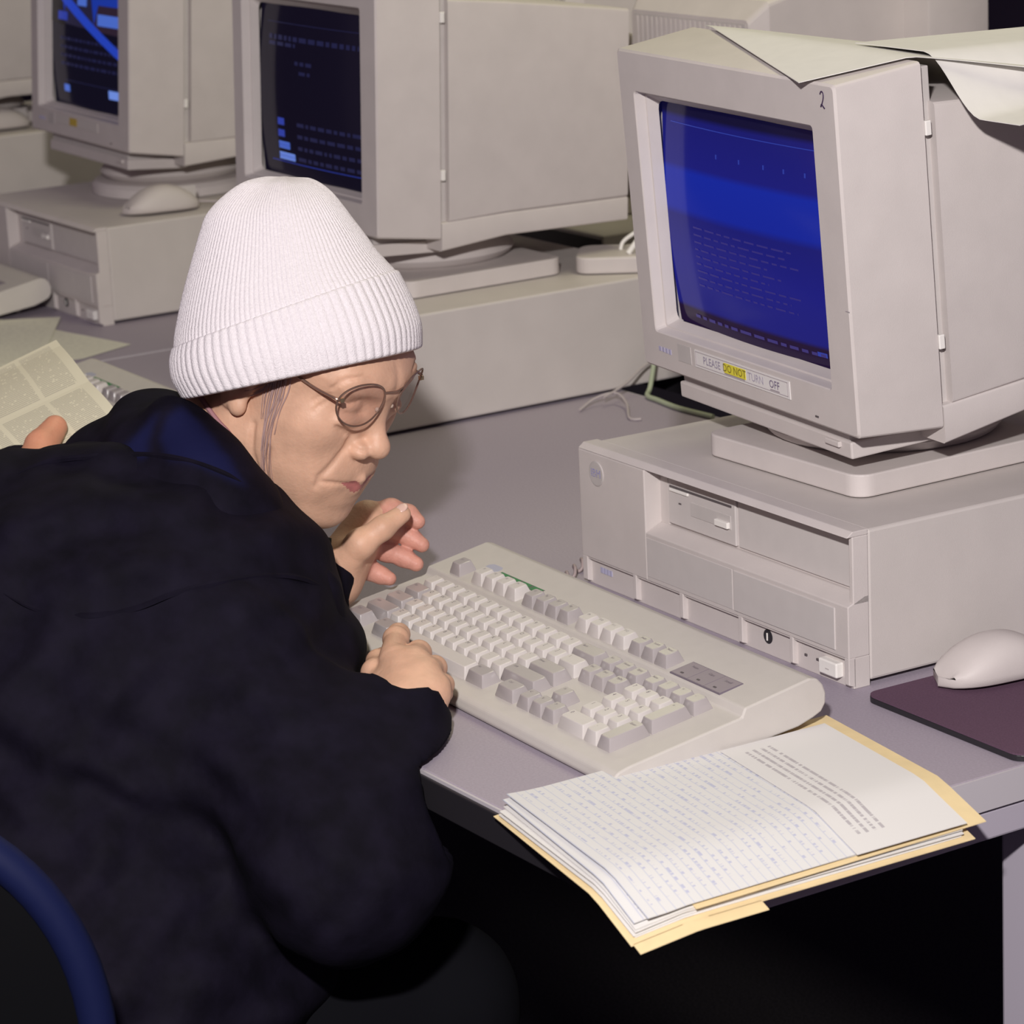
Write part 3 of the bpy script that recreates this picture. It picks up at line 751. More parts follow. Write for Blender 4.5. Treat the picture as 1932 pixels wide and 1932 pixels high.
# ------------------------------------------------------------------ people: smooth solid modelling
def smin(a, b, k): h = np.clip(.5 + .5 * (b - a) / k, 0, 1); return b * (1 - h) + a * h - k * h * (1 - h)
def smax(a, b, k): return -smin(-a, -b, k)
def ell(P, c, r, Rt=None):
    q = P - np.asarray(c, np.float32)
    if Rt is not None: q = q @ np.asarray(Rt, np.float32)
    r = np.asarray(r, np.float32); k0 = np.linalg.norm(q / r, axis=1); k1 = np.linalg.norm(q / (r * r), axis=1) + 1e-9
    return k0 * (k0 - 1) / k1
def cap(P, a, b, ra, rb):
    a = np.asarray(a, np.float32); b = np.asarray(b, np.float32); ab = b - a
    t_ = np.clip(((P - a) @ ab) / (ab @ ab + 1e-12), 0, 1)
    return np.linalg.norm(P - a - t_[:, None] * ab, axis=1) - (ra + (rb - ra) * t_)
def chain(P, pts, rs, k=.004):
    d = None
    for i in range(len(pts) - 1):
        e = cap(P, pts[i], pts[i + 1], rs[i], rs[i + 1]); d = e if d is None else smin(d, e, k)
    return d
def surface(fn, lo, hi, h, B=8, slack=1.6):
    """surface nets over the blocks that the solid's skin passes through"""
    lo = np.asarray(lo, np.float64); n = np.maximum(1, np.ceil((np.asarray(hi) - lo) / h / B).astype(int))
    bx = np.stack(np.meshgrid(*[np.arange(k) for k in n], indexing='ij'), -1).reshape(-1, 3)
    cen = (lo + (bx + .5) * B * h).astype(np.float32)
    act = np.abs(fn(cen)) < B * h * .87 * slack
    N = n * B + 1
    G = np.ones(tuple(N), np.float32)
    loc = np.stack(np.meshgrid(*[np.arange(B + 1)] * 3, indexing='ij'), -1).reshape(-1, 3)
    ab = bx[act]
    idx = (ab[:, None, :] * B + loc[None]).reshape(-1, 3)
    flat = np.ravel_multi_index(idx.T, tuple(N)); uq = np.unique(flat)
    ii = np.stack(np.unravel_index(uq, tuple(N)), -1)
    G.reshape(-1)[uq] = fn((lo + ii * h).astype(np.float32))
    # cells outside active blocks keep +1: mask them
    cellmask = np.zeros(tuple(N - 1), bool)
    am = np.zeros(tuple(n), bool); am[tuple(ab.T)] = True
    cellmask = np.repeat(np.repeat(np.repeat(am, B, 0), B, 1), B, 2)
    S = G < 0
    c8 = [S[i:N[0] - 1 + i, j:N[1] - 1 + j, k:N[2] - 1 + k] for i in (0, 1) for j in (0, 1) for k in (0, 1)]
    cnt = sum(c.astype(np.int8) for c in c8)
    mix = (cnt > 0) & (cnt < 8) & cellmask
    ci = np.argwhere(mix); vid = -np.ones(mix.shape, np.int64); vid[tuple(ci.T)] = np.arange(len(ci))
    off = np.array([(i, j, k) for i in (0, 1) for j in (0, 1) for k in (0, 1)])
    val = np.stack([G[tuple((ci + o).T)] for o in off], 1)
    acc = np.zeros((len(ci), 3)); num = np.zeros(len(ci))
    for a in range(8):
        for b in range(a + 1, 8):
            if np.abs(off[a] - off[b]).sum() != 1: continue
            m_ = (val[:, a] < 0) != (val[:, b] < 0)
            t_ = val[m_, a] / (val[m_, a] - val[m_, b])
            acc[m_] += off[a] + t_[:, None] * (off[b] - off[a]); num[m_] += 1
    V = lo + (ci + acc / num[:, None]) * h
    F = []
    for ax in range(3):
        o1, o2 = [(1, 2), (2, 0), (0, 1)][ax]
        sl0 = [slice(None)] * 3; sl1 = [slice(None)] * 3; sl0[ax] = slice(0, N[ax] - 1); sl1[ax] = slice(1, N[ax])
        a, b = S[tuple(sl0)], S[tuple(sl1)]
        e = np.argwhere(a != b)
        ok = (e[:, o1] > 0) & (e[:, o2] > 0) & (e[:, o1] < N[o1] - 1) & (e[:, o2] < N[o2] - 1); e = e[ok]
        sgn = a[tuple(e.T)]
        def vv(d1, d2):
            q = e.copy(); q[:, o1] += d1; q[:, o2] += d2; return vid[tuple(q.T)]
        q4 = np.stack([vv(-1, -1), vv(0, -1), vv(0, 0), vv(-1, 0)], 1)
        good = (q4 >= 0).all(1); q4 = q4[good]; sgn = sgn[good]
        q4[~sgn] = q4[~sgn][:, ::-1]
        F.append(q4)
    return V, np.concatenate(F)
def np_mesh(name, V, F, mats, parent=None, midx=None):
    me = bpy.data.meshes.new(name); me.vertices.add(len(V)); me.vertices.foreach_set('co', V.astype(np.float32).ravel())
    me.loops.add(F.size); me.polygons.add(len(F)); me.loops.foreach_set('vertex_index', F.ravel().astype(np.int32))
    me.polygons.foreach_set('loop_start', np.arange(0, F.size, 4, dtype=np.int32)); me.polygons.foreach_set('loop_total', np.full(len(F), 4, np.int32))
    me.polygons.foreach_set('use_smooth', np.ones(len(F), bool))
    for m_ in mats: me.materials.append(m_)
    if midx is not None: me.polygons.foreach_set('material_index', midx.astype(np.int32))
    me.update(calc_edges=True); me.validate()
    return link(name, me, None, parent)

skin = mat('skin', (.61, .365, .255), .5, .35, noise=.10, nscale=55, bump=.16, bscale=330, sss=.12)
lip_m = mat('lip_skin', (.40, .135, .125), .45, .4, noise=.08, nscale=200)
palm_m = mat('ruddy_skin', (.57, .275, .215), .5, .35, noise=.10, nscale=80, bump=.25, bscale=420, sss=.12)
nail_m = mat('finger_nail', (.66, .44, .38), .25, .5)
coat_m = mat('navy_coat', (.0050, .0038, .0095), .8, .10, noise=.35, nscale=40, bump=.35, bscale=60, sheen=.0)
lining_m = mat('blue_lining', (.007, .008, .040), .7, .2, noise=.15, nscale=60)
trouser_m = mat('black_trousers', (.004, .004, .006), .9, .1)
hat_m = mat('white_wool', (.74, .69, .72), .95, .05, noise=.05, nscale=500, bump=.5, bscale=900)
hair_m = mat('grey_hair', (.36, .24, .23), .6, .3)
gold_m = mat('brown_gold_wire', (.30, .19, .15), .25, .5, metal=.7)

# head frame: x forward, y to her left, z up
HM = np.array([[0.8218, -0.427, 0.3773], [0.3616, 0.9026, 0.2337], [-0.4403, -0.0556, 0.8961]])
HT = np.array([-.3563, -.3083, .2478]); HS = .9316
def h2w(p): return HT + (np.asarray(p) * HS) @ HM.T
def w2h(P): return ((P - HT) @ HM) / HS
NECK = w2h(np.array([-.425, -.425, .115]))
def head_base(P):
    y = np.abs(P[:, 1]); Q = np.stack([P[:, 0], y, P[:, 2]], 1).astype(np.float32)
    d = ell(P, (-.010, 0, .050), (.096, .074, .084))
    d = smin(d, ell(P, (.030, 0, .000), (.062, .060, .082)), .03)
    d = smin(d, ell(P, (.052, 0, .060), (.040, .060, .040)), .03)
    d = d + .012 * np.clip((P[:, 2] + .25 * P[:, 0] - .062) / .03, 0, 1)
    d = smin(d, cap(Q, (.002, .050, -.048), (.062, .022, -.086), .021, .0185), .022)      # jaw
    d = smin(d, ell(Q, (.060, .026, -.052), (.032, .027, .034)), .02)                    # cheek
    d = smin(d, ell(Q, (.056, .047, -.004), (.022, .016, .017)), .022)                   # cheek bone
    d = smin(d, ell(Q, (.034, .036, -.030), (.032, .024, .036)), .03)                    # full lower cheek
    d = smin(d, ell(P, (.075, 0, -.092), (.0200, .027, .0195)), .018)                    # chin
    d = smin(d, ell(P, (.078, 0, -.048), (.0205, .029, .024)), .016)                     # muzzle
    d = smin(d, ell(P, (.0790, 0, -.0700), (.0165, .026, .016)), .012)                   # below the lip
    d = smin(d, cap(Q, (.0835, .008, .048), (.075, .040, .048), .010, .009), .016)        # brow
    d = smax(d, -ell(Q, (.100, .033, .024), (.017, .018, .0125)), .010)                  # eye socket
    d = smin(d, ell(Q, (.0735, .032, .0235), (.0125, .0155, .0120)), .0035)              # lids
    d = smax(d, -cap(Q, (.0868, .021, .0175), (.0815, .046, .0190), .0010, .0008), .0016)  # lid line
    d = smin(d, ell(Q, (.0800, .033, .0105), (.0085, .016, .006)), .006)                 # eye bag
    d = smin(d, chain(P, [(.0835, 0, .036), (.0890, 0, .014), (.0995, 0, -.008)], [.0060, .0068, .0085], .004), .008)   # nose bridge
    d = smin(d, ell(P, (.1020, 0, -.0135), (.0112, .0120, .0100)), .007)                 # nose tip
    d = smin(d, ell(Q, (.0930, .0150, -.0180), (.0110, .0082, .0085)), .004)             # wings
    d = smax(d, -ell(Q, (.0985, .0070, -.0262), (.0050, .0036, .0042)), .002)            # nostrils
    d = smin(d, cap(Q, (.0985, 0, -.0475), (.0840, .0250, -.0535), .0040, .0018), .005)  # upper lip
    d = smin(d, cap(Q, (.0950, 0, -.0585), (.0860, .0160, -.0580), .0042, .0025), .008)  # lower lip
    d = smin(d, ell(Q, (-.012, .071, .004), (.018, .0075, .030)), .004)                  # ear
    d = smax(d, -ell(Q, (-.006, .0795, .002), (.0085, .0045, .014)), .003)
    d = smin(d, ell(Q, (-.003, .0725, -.019), (.0085, .0065, .009)), .004)               # ear lobe
    d = smin(d, cap(P, (-.030, 0, -.030), NECK, .050, .056), .022)                        # neck
    d = smin(d, cap(Q, (-.020, .052, -.030), NECK * .85 + np.array([.035, 0, 0]), .012, .010), .016)
    return d
def ray_hit(x, y, lift=0.0, fn=None, s0=2.2, s1=2.62):
    d = (RM[0] * (x - 966) / FPX - RM[1] * (y - 966) / FPX - RM[2]); ss = np.linspace(s0, s1, 1600)
    P = CAM + ss[:, None] * d
    v = (fn(P.astype(np.float32)) if fn else head_base(w2h(P).astype(np.float32)) * HS)
    i = int(np.argmax(v < lift)) if (v < lift).any() else int(np.argmin(v))
    return P[i]
CREASE = []
for pl, r_, k_ in (([(664, 824), (650, 848), (628, 876), (604, 900), (596, 918)], .0016, .0050),      # fold beside the mouth
                   ([(602, 909), (625, 911), (650, 913), (670, 913), (686, 912)], .0014, .0022),                    # mouth
                   ([(627, 733), (640, 722), (656, 715), (686, 711), (705, 719)], .0010, .0030), ([(641, 757), (656, 763), (676, 757)], .0012, .0020),
                   ([(655, 832), (662, 842), (678, 850), (700, 851)], .0012, .0022),                                # wing of the nose
                   ([(622, 744), (604, 748), (590, 756)], .0006, .0030), ([(620, 756), (602, 766), (590, 778)], .0008, .0025),
                   ([(636, 806), (650, 818), (668, 822)], .0010, .0035), ([(505, 845), (500, 890), (512, 925)], .0014, .005), ([(478, 800), (474, 850), (488, 890)], .0014, .005)):
    q_ = np.array([w2h(ray_hit(*p_)) for p_ in pl]); q_[:, 1] = np.abs(q_[:, 1]); CREASE.append((q_, r_, k_))
MOUTH = CREASE[1][0]
def head_sdf(P):
    d = head_base(P); Q = np.stack([P[:, 0], np.abs(P[:, 1]), P[:, 2]], 1).astype(np.float32)
    for q_, r_, k_ in CREASE: d = smax(d, -chain(Q, list(q_), [r_] * (len(q_) - 1) + [r_ * .5], .001), k_)
    return d
def woman_hands():
    def W(l): return [pxs(*q) for q in l]
    # right hand: index finger pressing a key, others curled under; left hand: palm towards the right, fingers slack
    R_ = dict(
        index=(W([(741, 1236, 2.392), (747, 1206, 2.425), (752, 1197, 2.447), (757, 1217, 2.478)]), [.0105, .0092, .0085, .0072]),
        middle=(W([(782, 1243, 2.380), (790, 1232, 2.408), (792, 1250, 2.424), (786, 1270, 2.416)]), [.0105, .0090, .0082, .0070]),
        ring=(W([(808, 1264, 2.365), (820, 1260, 2.390), (822, 1278, 2.405), (814, 1296, 2.398)]), [.0098, .0086, .0078, .0068]),
        little=(W([(828, 1294, 2.350), (836, 1292, 2.370), (836, 1308, 2.382), (828, 1322, 2.376)]), [.0086, .0075, .0068, .0060]),
        thumb=(W([(724, 1305, 2.370), (709, 1270, 2.392), (714, 1248, 2.414), (722, 1238, 2.428)]), [.0125, .0105, .0092, .0075]))
    Rpalm = [(W([(768, 1345, 2.345), (748, 1250, 2.385)]), [.022, .0145]), (W([(768, 1345, 2.345), (784, 1256, 2.374)]), [.022, .0145]), (W([(775, 1345, 2.342), (806, 1280, 2.358)]), [.020, .013]),
             (W([(782, 1350, 2.340), (822, 1308, 2.346)]), [.019, .012]), (W([(760, 1340, 2.35), (722, 1302, 2.372)]), [.02, .013]), (W([(770, 1345, 2.345), (700, 1510, 2.30)]), [.022, .026])]
    L_ = dict(
        index=(W([(694, 972, 2.575), (738, 962, 2.585), (770, 970, 2.590), (788, 984, 2.588)]), [.0110, .0088, .0078, .0066]),
        middle=(W([(690, 1000, 2.580), (742, 1000, 2.592), (775, 1014, 2.594), (796, 1028, 2.590)]), [.0102, .0084, .0078, .0066]),
        ring=(W([(680, 1030, 2.580), (730, 1040, 2.592), (762, 1052, 2.592), (785, 1064, 2.588)]), [.0098, .0082, .0077, .0066]),
        little=(W([(660, 1062, 2.575), (698, 1076, 2.584), (718, 1085, 2.584), (735, 1092, 2.580)]), [.0090, .0076, .0070, .0060]),
        thumb=(W([(648, 1062, 2.552), (680, 1026, 2.540), (722, 996, 2.540), (758, 970, 2.548)]), [.0155, .0120, .0098, .0078]))
    Lpalm = [(W([(628, 1090, 2.565), (692, 976, 2.575)]), [.021, .015]), (W([(628, 1090, 2.57), (688, 1004, 2.580)]), [.021, .014]), (W([(628, 1092, 2.57), (678, 1034, 2.580)]), [.020, .013]),
             (W([(628, 1095, 2.57), (660, 1064, 2.575)]), [.019, .012]), (W([(624, 1088, 2.563), (650, 1056, 2.555)]), [.020, .017]), (W([(628, 1090, 2.567), (560, 1150, 2.57)]), [.021, .025])]
    far = lambda P_: [CAM + (p_ - CAM) * 1.022 for p_ in P_]            # the left hand rests a little deeper, close to the desk
    L_ = {k_: (far(p_), [r_ * 1.02 for r_ in rs_]) for k_, (p_, rs_) in L_.items()}; Lpalm = [(far(p_), [r_ * 1.02 for r_ in rs_]) for p_, rs_ in Lpalm]
    return R_, Rpalm, L_, Lpalm
RH, RP, LH, LP = woman_hands()
def hand_sdf(F_, P_):
    def fn(P):
        d = None
        for pts, rs in P_:
            e = cap(P, pts[0], pts[1], rs[0], rs[1]); d = e if d is None else smin(d, e, .012)
        for nm, (pts, rs) in F_.items():
            e = chain(P, pts, rs, .005)
            e = smin(e, np.linalg.norm(P - pts[1].astype(np.float32), axis=1) - rs[1] * 1.03, .004)
            d = smin(d, e, .003)
        return d
    return fn
def bounds(pl, pad): a = np.array(pl); return a.min(0) - pad, a.max(0) + pad
def hand_pts(F_, P_): return [p for pts, _ in F_.values() for p in pts] + [p for pts, _ in P_ for p in pts]
# --- bulk of the body under the clothes and the coat around it, in world space
S_ = lambda x, y, s: pxs(x, y, s)
TOR = dict(chest=S_(270, 1090, 2.50), belly=S_(180, 1400, 2.47), hips=S_(140, 1800, 2.42), shR=S_(385, 1185, 2.41), shL=S_(10, 1085, 2.66), elR=S_(648, 1640, 2.275), wrR=S_(768, 1330, 2.352), elL=S_(380, 1180, 2.70), wrL=S_(618, 1092, 2.62))
def clear_desk(d, P, gap=.004):
    q = np.maximum((-.381 - gap) - P[:, 1], P[:, 2] - gap)           # outside the desk slab: in front of its edge or above its top
    q = np.maximum(q, (-.056 - gap) - P[:, 2])                       # or below its rail
    return np.maximum(d, -q)
def coat_sdf(P):
    d = ell(P, TOR['chest'], (.205, .140, .115))
    d = smin(d, ell(P, TOR['belly'], (.200, .180, .200)), .08)
    d = smin(d, ell(P, TOR['hips'], (.215, .215, .155)), .08)
    d = smin(d, ell(P, S_(-40, 1215, 2.48), (.16, .13, .13)), .08)                 # hunched back
    d = smin(d, ell(P, S_(478, 1235, 2.47), (.082, .082, .075)), .05)               # front
    d = smin(d, ell(P, S_(400, 1420, 2.44), (.10, .10, .14)), .06)
    d = smin(d, np.linalg.norm(P - TOR['shL'].astype(np.float32), axis=1) - .085, .06)
    # sleeves
    arm = smin(cap(P, TOR['shR'], TOR['elR'], .088, .068), cap(P, TOR['elR'], S_(772, 1305, 2.355), .066, .034), .035)
    ax = (TOR['wrR'] - TOR['elR']); ax /= np.linalg.norm(ax)
    arm = smax(arm, ((P - S_(768, 1318, 2.357).astype(np.float32)) @ ax.astype(np.float32)), .004)
    d = smin(d, arm, .030)
    armL = smin(cap(P, TOR['shL'], TOR['elL'], .08, .06), cap(P, TOR['elL'], S_(604, 1098, 2.62), .055, .036), .03)
    d = smin(d, armL, .03)
    # folds: gentle long ripples and creases
    q = P * 1.0
    w1 = np.sin(q[:, 0] * 38 + 6 * np.sin(q[:, 2] * 17) + q[:, 1] * 21) * np.sin(q[:, 2] * 31 + q[:, 1] * 24)
    w2 = np.sin(q[:, 2] * 62 - q[:, 0] * 44 + 3 * np.sin(q[:, 1] * 26))
    w3 = np.sin((q[:, 0] + q[:, 1]) * 95 + 4 * np.sin(q[:, 2] * 40))
    return clear_desk(d + .0055 * w1 + .0028 * w2 + .0010 * w3, P)
COLLAR = [(298, 812, 2.520), (322, 838, 2.455), (372, 910, 2.425), (452, 1008, 2.415), (536, 1098, 2.425), (590, 1180, 2.435)]
def hood_sdf(P):
    pts = [S_(*q) for q in COLLAR]
    d = chain(P, pts, [.030, .030, .030, .031, .030, .030], .03)
    far = [S_(298, 824, 2.54), S_(380, 850, 2.62), S_(480, 960, 2.63), S_(540, 1080, 2.60), S_(580, 1150, 2.52)]
    d = smin(d, chain(P, far, [.032, .030, .028, .026, .026], .03), .02)
    # hood hanging over the back, a soft mound behind the neck
    d = smin(d, ell(P, S_(262, 872, 2.52), (.070, .060, .045)), .03)
    d = smin(d, ell(P, S_(120, 1012, 2.53), (.11, .09, .05)), .04)
    d = smin(d, ell(P, S_(330, 960, 2.46), (.09, .07, .05)), .04)
    q = P
    w1 = np.sin(q[:, 0] * 52 + 5 * np.sin(q[:, 2] * 25) + q[:, 1] * 33); w2 = np.sin(q[:, 2] * 90 - q[:, 1] * 60)
    return d + .003 * w1 + .0015 * w2

woman = thing('person', 'elderly person in a white knitted hat, wire glasses and dark coat, leaning over the keyboard', 'person', (float(TOR['hips'][0]), float(TOR['hips'][1]), FZ))
WROOT = np.array(woman.location)
def wpart(name, V, F, mats, midx=None, parent=None):
    return np_mesh(name, V - WROOT, F, mats, parent or woman, midx)
# body: head, neck, arms, hands and trunk in one mesh
Vs = []; Fs = []; Ms = []; base_i = 0
def add_part(V, F, mi):
    global base_i
    Vs.append(V); Fs.append(F + base_i); Ms.append(mi); base_i += len(V)
lo_ = np.array([-.125, -.095, -.20]); hi_ = np.array([.130, .095, .145])
Vh, Fh = surface(head_sdf, lo_, hi_, .0017)
fc = Vh[Fh].mean(1); ya = np.abs(fc[:, 1])
Qf = np.stack([fc[:, 0], ya, fc[:, 2]], 1).astype(np.float32)
md = chain(Qf, list(MOUTH), [0] * len(MOUTH), 1e-4)
zline = np.interp(ya, MOUTH[::-1, 1], MOUTH[::-1, 2])
lipm = (md < np.where(fc[:, 2] < zline, .0070, .0032) * np.clip((.026 - ya) / .016, 0, 1)) & (fc[:, 0] > .07)
add_part(h2w(Vh), Fh, lipm.astype(int))
for F_, P_, mi in ((RH, RP, 0), (LH, LP, 2)):
    lo2, hi2 = bounds(hand_pts(F_, P_), .035)
    V_, Fq = surface(hand_sdf(F_, P_), lo2, hi2, .0014)
    mm = np.zeros(len(Fq))
    if mi:
        c_ = V_[Fq].mean(1).astype(np.float32)
        dfg = np.min([chain(c_, F_[n_][0], F_[n_][1], .003) for n_ in ('index', 'middle', 'ring', 'little')], axis=0)
        dot = np.minimum(chain(c_, *F_['thumb'], .003), np.min([cap(c_, p_[0], p_[1], r_[0], r_[1]) for p_, r_ in P_], axis=0))
        mm = np.where(dfg < dot, mi, 0)
    add_part(V_, Fq, mm)
def bulk_sdf(P):
    d = ell(P, TOR['chest'], (.150, .09, .075)); d = smin(d, ell(P, TOR['belly'], (.14, .12, .15)), .05); d = smin(d, ell(P, TOR['hips'], (.16, .15, .11)), .05)
    d = smin(d, cap(P, h2w(NECK), TOR['chest'], .045, .07), .02)
    d = smin(d, cap(P, TOR['shR'], TOR['elR'], .055, .04), .04); d = smin(d, cap(P, TOR['elR'], S_(745, 1400, 2.33), .038, .026), .02)
    d = smin(d, cap(P, TOR['shL'], TOR['elL'], .055, .04), .04); d = smin(d, cap(P, TOR['elL'], S_(585, 1120, 2.57), .038, .026), .02)
    return clear_desk(d, P)
lo3, hi3 = bounds(list(TOR.values()), .28)
V_, Fq = surface(bulk_sdf, lo3, hi3, .009); add_part(V_, Fq, np.zeros(len(Fq)))
body = wpart('body', np.concatenate(Vs), np.concatenate(Fs), [skin, lip_m, palm_m], np.concatenate(Ms))
# coat
V_, Fq = surface(coat_sdf, lo3 - .05, hi3 + .05, .0048); coat = wpart('coat', V_, Fq, [coat_m])
hp = [S_(*q) for q in COLLAR] + [S_(120, 925, 2.53), S_(520, 900, 2.66)]
lo4, hi4 = bounds(hp, .16); V_, Fq = surface(hood_sdf, lo4, hi4, .0030)
def to_px(P): q = (P - CAM) @ RM.T; return np.stack([966 + FPX * q[:, 0] / -q[:, 2], 966 - FPX * q[:, 1] / -q[:, 2]], 1)
def in_poly(p_, poly):
    r_ = np.zeros(len(p_), bool); n_ = len(poly)
    for i in range(n_):
        (x1, y1), (x2, y2) = poly[i], poly[(i + 1) % n_]
        c_ = ((y1 > p_[:, 1]) != (y2 > p_[:, 1])) & (p_[:, 0] < (x2 - x1) * (p_[:, 1] - y1) / (y2 - y1 + 1e-9) + x1); r_ ^= c_
    return r_
LIN1 = [(302, 774), (262, 815), (219, 858), (250, 864), (276, 864), (282, 825)]
LIN2 = [(340, 764), (312, 792), (302, 830), (318, 866), (360, 872), (410, 892), (466, 920), (436, 872), (405, 828), (372, 792)]
pv = to_px(V_); lv = (in_poly(pv, LIN1) | in_poly(pv, LIN2)).astype(np.float64)
for _ in range(3):
    acc_ = np.zeros(len(V_)); nn_ = np.zeros(len(V_)); fm_ = lv[Fq].mean(1)
    for c_ in range(4): np.add.at(acc_, Fq[:, c_], fm_); np.add.at(nn_, Fq[:, c_], 1)
    lv = acc_ / np.maximum(nn_, 1)
hood_m = coat_m.copy(); hood_m.name = 'navy_hood_with_blue_lining'
nt = hood_m.node_tree; at_ = nt.nodes.new('ShaderNodeAttribute'); at_.attribute_name = 'lining'; mx_ = nt.nodes.new('ShaderNodeMix'); mx_.data_type = 'RGBA'; bs_ = nt.nodes['Principled BSDF']
mx_.inputs['B'].default_value = (.007, .008, .040, 1)
nt.links.new(bs_.inputs['Base Color'].links[0].from_socket, mx_.inputs['A']); nt.links.new(at_.outputs['Fac'], mx_.inputs['Factor']); nt.links.new(mx_.outputs['Result'], bs_.inputs['Base Color'])
hood = wpart('hood', V_, Fq, [hood_m])
hood.data.attributes.new('lining', 'FLOAT', 'POINT').data.foreach_set('value', lv.astype(np.float32))
whole = lambda P: np.minimum(coat_sdf(P), hood_sdf(P))
def seam(pl, r_):
    tube('coat_seam', [ray_hit(x_, y_, -.0004, whole, 2.0, 2.7) - WROOT for x_, y_ in pl], r_, coat_m, woman, n=6)
seam([(4, 1118), (70, 1150), (160, 1162), (250, 1150), (330, 1120), (420, 1098), (520, 1086), (590, 1100), (640, 1140)], lambda t_: .0026 * min(1, 6 * t_ + .1, 6 * (1 - t_) + .1))
seam([(20, 900), (90, 872), (170, 862), (260, 858), (340, 866), (420, 892), (470, 920)], lambda t_: .0026 * min(1, 6 * t_ + .1, 6 * (1 - t_) + .1))
tube('shirt_collar', [ray_hit(x_, y_, .0015) - WROOT for x_, y_ in ((378, 748), (394, 772), (412, 796), (432, 818), (446, 842))], .0022, mat('pink_collar', (.34, .17, .19), .8), woman, n=6)
# trousers and shoes
HIP = TOR['hips']; kneeR = S_(820, 1890, 2.50); kneeL = S_(560, 1850, 2.80)
def tr_sdf(P):
    d = None
    for kn, o in ((kneeR, .10), (kneeL, -.10)):
        an = np.array([kn[0], kn[1] + .05, FZ + .09]); hp_ = HIP + np.array([o, .05, -.06])
        e = smin(cap(P, hp_, kn, .09, .065), cap(P, kn, an, .062, .045), .03); d = e if d is None else np.minimum(d, e)
    return d
lo5, hi5 = bounds([kneeR, kneeL, HIP, np.array([kneeR[0], kneeR[1], FZ + .05])], .2)
V_, Fq = surface(tr_sdf, lo5, hi5, .011); wpart('trousers', V_, Fq, [trouser_m])
for kn in (kneeR, kneeL):
    c = np.array([kn[0], kn[1] + .10, FZ + .038])
    V_, Fq = surface(lambda P: np.maximum(ell(P, c, (.045, .125, .05)), (FZ + .001) - P[:, 2]), c - .15, c + .15, .009); wpart('shoe', V_, Fq, [black_m])

# ------------------------------------------------------------------ hat, glasses, hair
HATS = 2.478
def interp(pts, t_):
    pts = np.array(pts, float); q = t_ * (len(pts) - 1); i = min(int(q), len(pts) - 2); f = q - i
    p0 = pts[max(i - 1, 0)]; p1 = pts[i]; p2 = pts[i + 1]; p3 = pts[min(i + 2, len(pts) - 1)]
    return .5 * (2 * p1 + (p2 - p0) * f + (2 * p0 - 5 * p1 + 4 * p2 - p3) * f * f + (3 * p1 - p0 - 3 * p2 + p3) * f ** 3)
def knit(name, rows, n, ribs, amp, parent, fold=0.0, depth=.84):
    V = []; F = []
    toward = RM[2] - RM[1] * .075
    for r_i, (L, R_, sc, off) in enumerate(rows):
        Lw, Rw = pxs(L[0], L[1], HATS), pxs(R_[0], R_[1], HATS); c = (Lw + Rw) / 2; hv = (Rw - Lw) / 2 * sc; hl = np.linalg.norm(hv); hu = hv / max(hl, 1e-6)
        dp = min(.096, hl * depth + .008) if hl > .03 else hl * 1.1
        tv = r_i / max(1, len(rows) - 1)
        for k in range(n):
            a = 2 * math.pi * k / n
            rr = off + amp * (abs(math.cos(a * ribs / 2)) ** .8 - .5)
            if fold: rr += fold * tv ** 3 * (math.sin(a * 5 + 1.0) + .6 * math.sin(a * 8 + 2.2) + .5 * math.sin(a * 3 + 9 * tv))
            ca, sa = math.cos(a), math.sin(a); sq = (abs(ca) ** 2.5 + abs(sa) ** 2.5) ** (-1 / 2.5)
            V.append(c + hu * (hl + rr) * ca * sq + toward * (dp + rr) * sa * sq)
    m_ = len(rows)
    for j in range(m_ - 1):
        for k in range(n): F.append((j * n + k, j * n + (k + 1) % n, (j + 1) * n + (k + 1) % n, (j + 1) * n + k))
    V = np.array(V); F = np.array(F)[:, ::-1]
    return wpart(name, V, F, [hat_m], parent=parent)
crownL = [(338, 690), (331, 650), (338, 600), (350, 545), (365, 490), (380, 440), (394, 405), (424, 372), (462, 345), (505, 334), (530, 336)]
crownR = [(782, 600), (752, 522), (728, 492), (708, 470), (686, 440), (664, 412), (645, 388), (622, 364), (594, 345), (566, 335), (545, 336)]
rows = [(interp(crownL, t_), interp(crownR, t_), 1.0, 0.0) for t_ in np.linspace(0, 1, 90)]
hat = knit('knitted_hat', rows, 840, 140, .0009, woman, fold=.0050)
cL = [(352, 752), (332, 715), (327, 680), (332, 654)]; cR = [(792, 658), (790, 610), (772, 560), (745, 508)]
cr = []
for t_ in np.linspace(0, 1, 44):
    e = min(t_, 1 - t_); rd = .0045 * math.sqrt(max(0, 1 - (1 - min(1, e / .07)) ** 2))
    cr.append((interp(cL, t_), interp(cR, t_), 1.0, rd - .003))
cr = [(interp(cL, .12), interp(cR, .12), .955, 0)] + cr + [(interp(cL, .93), interp(cR, .93), .955, 0)]
knit('hat_cuff', cr, 690, 86, .0015, hat)
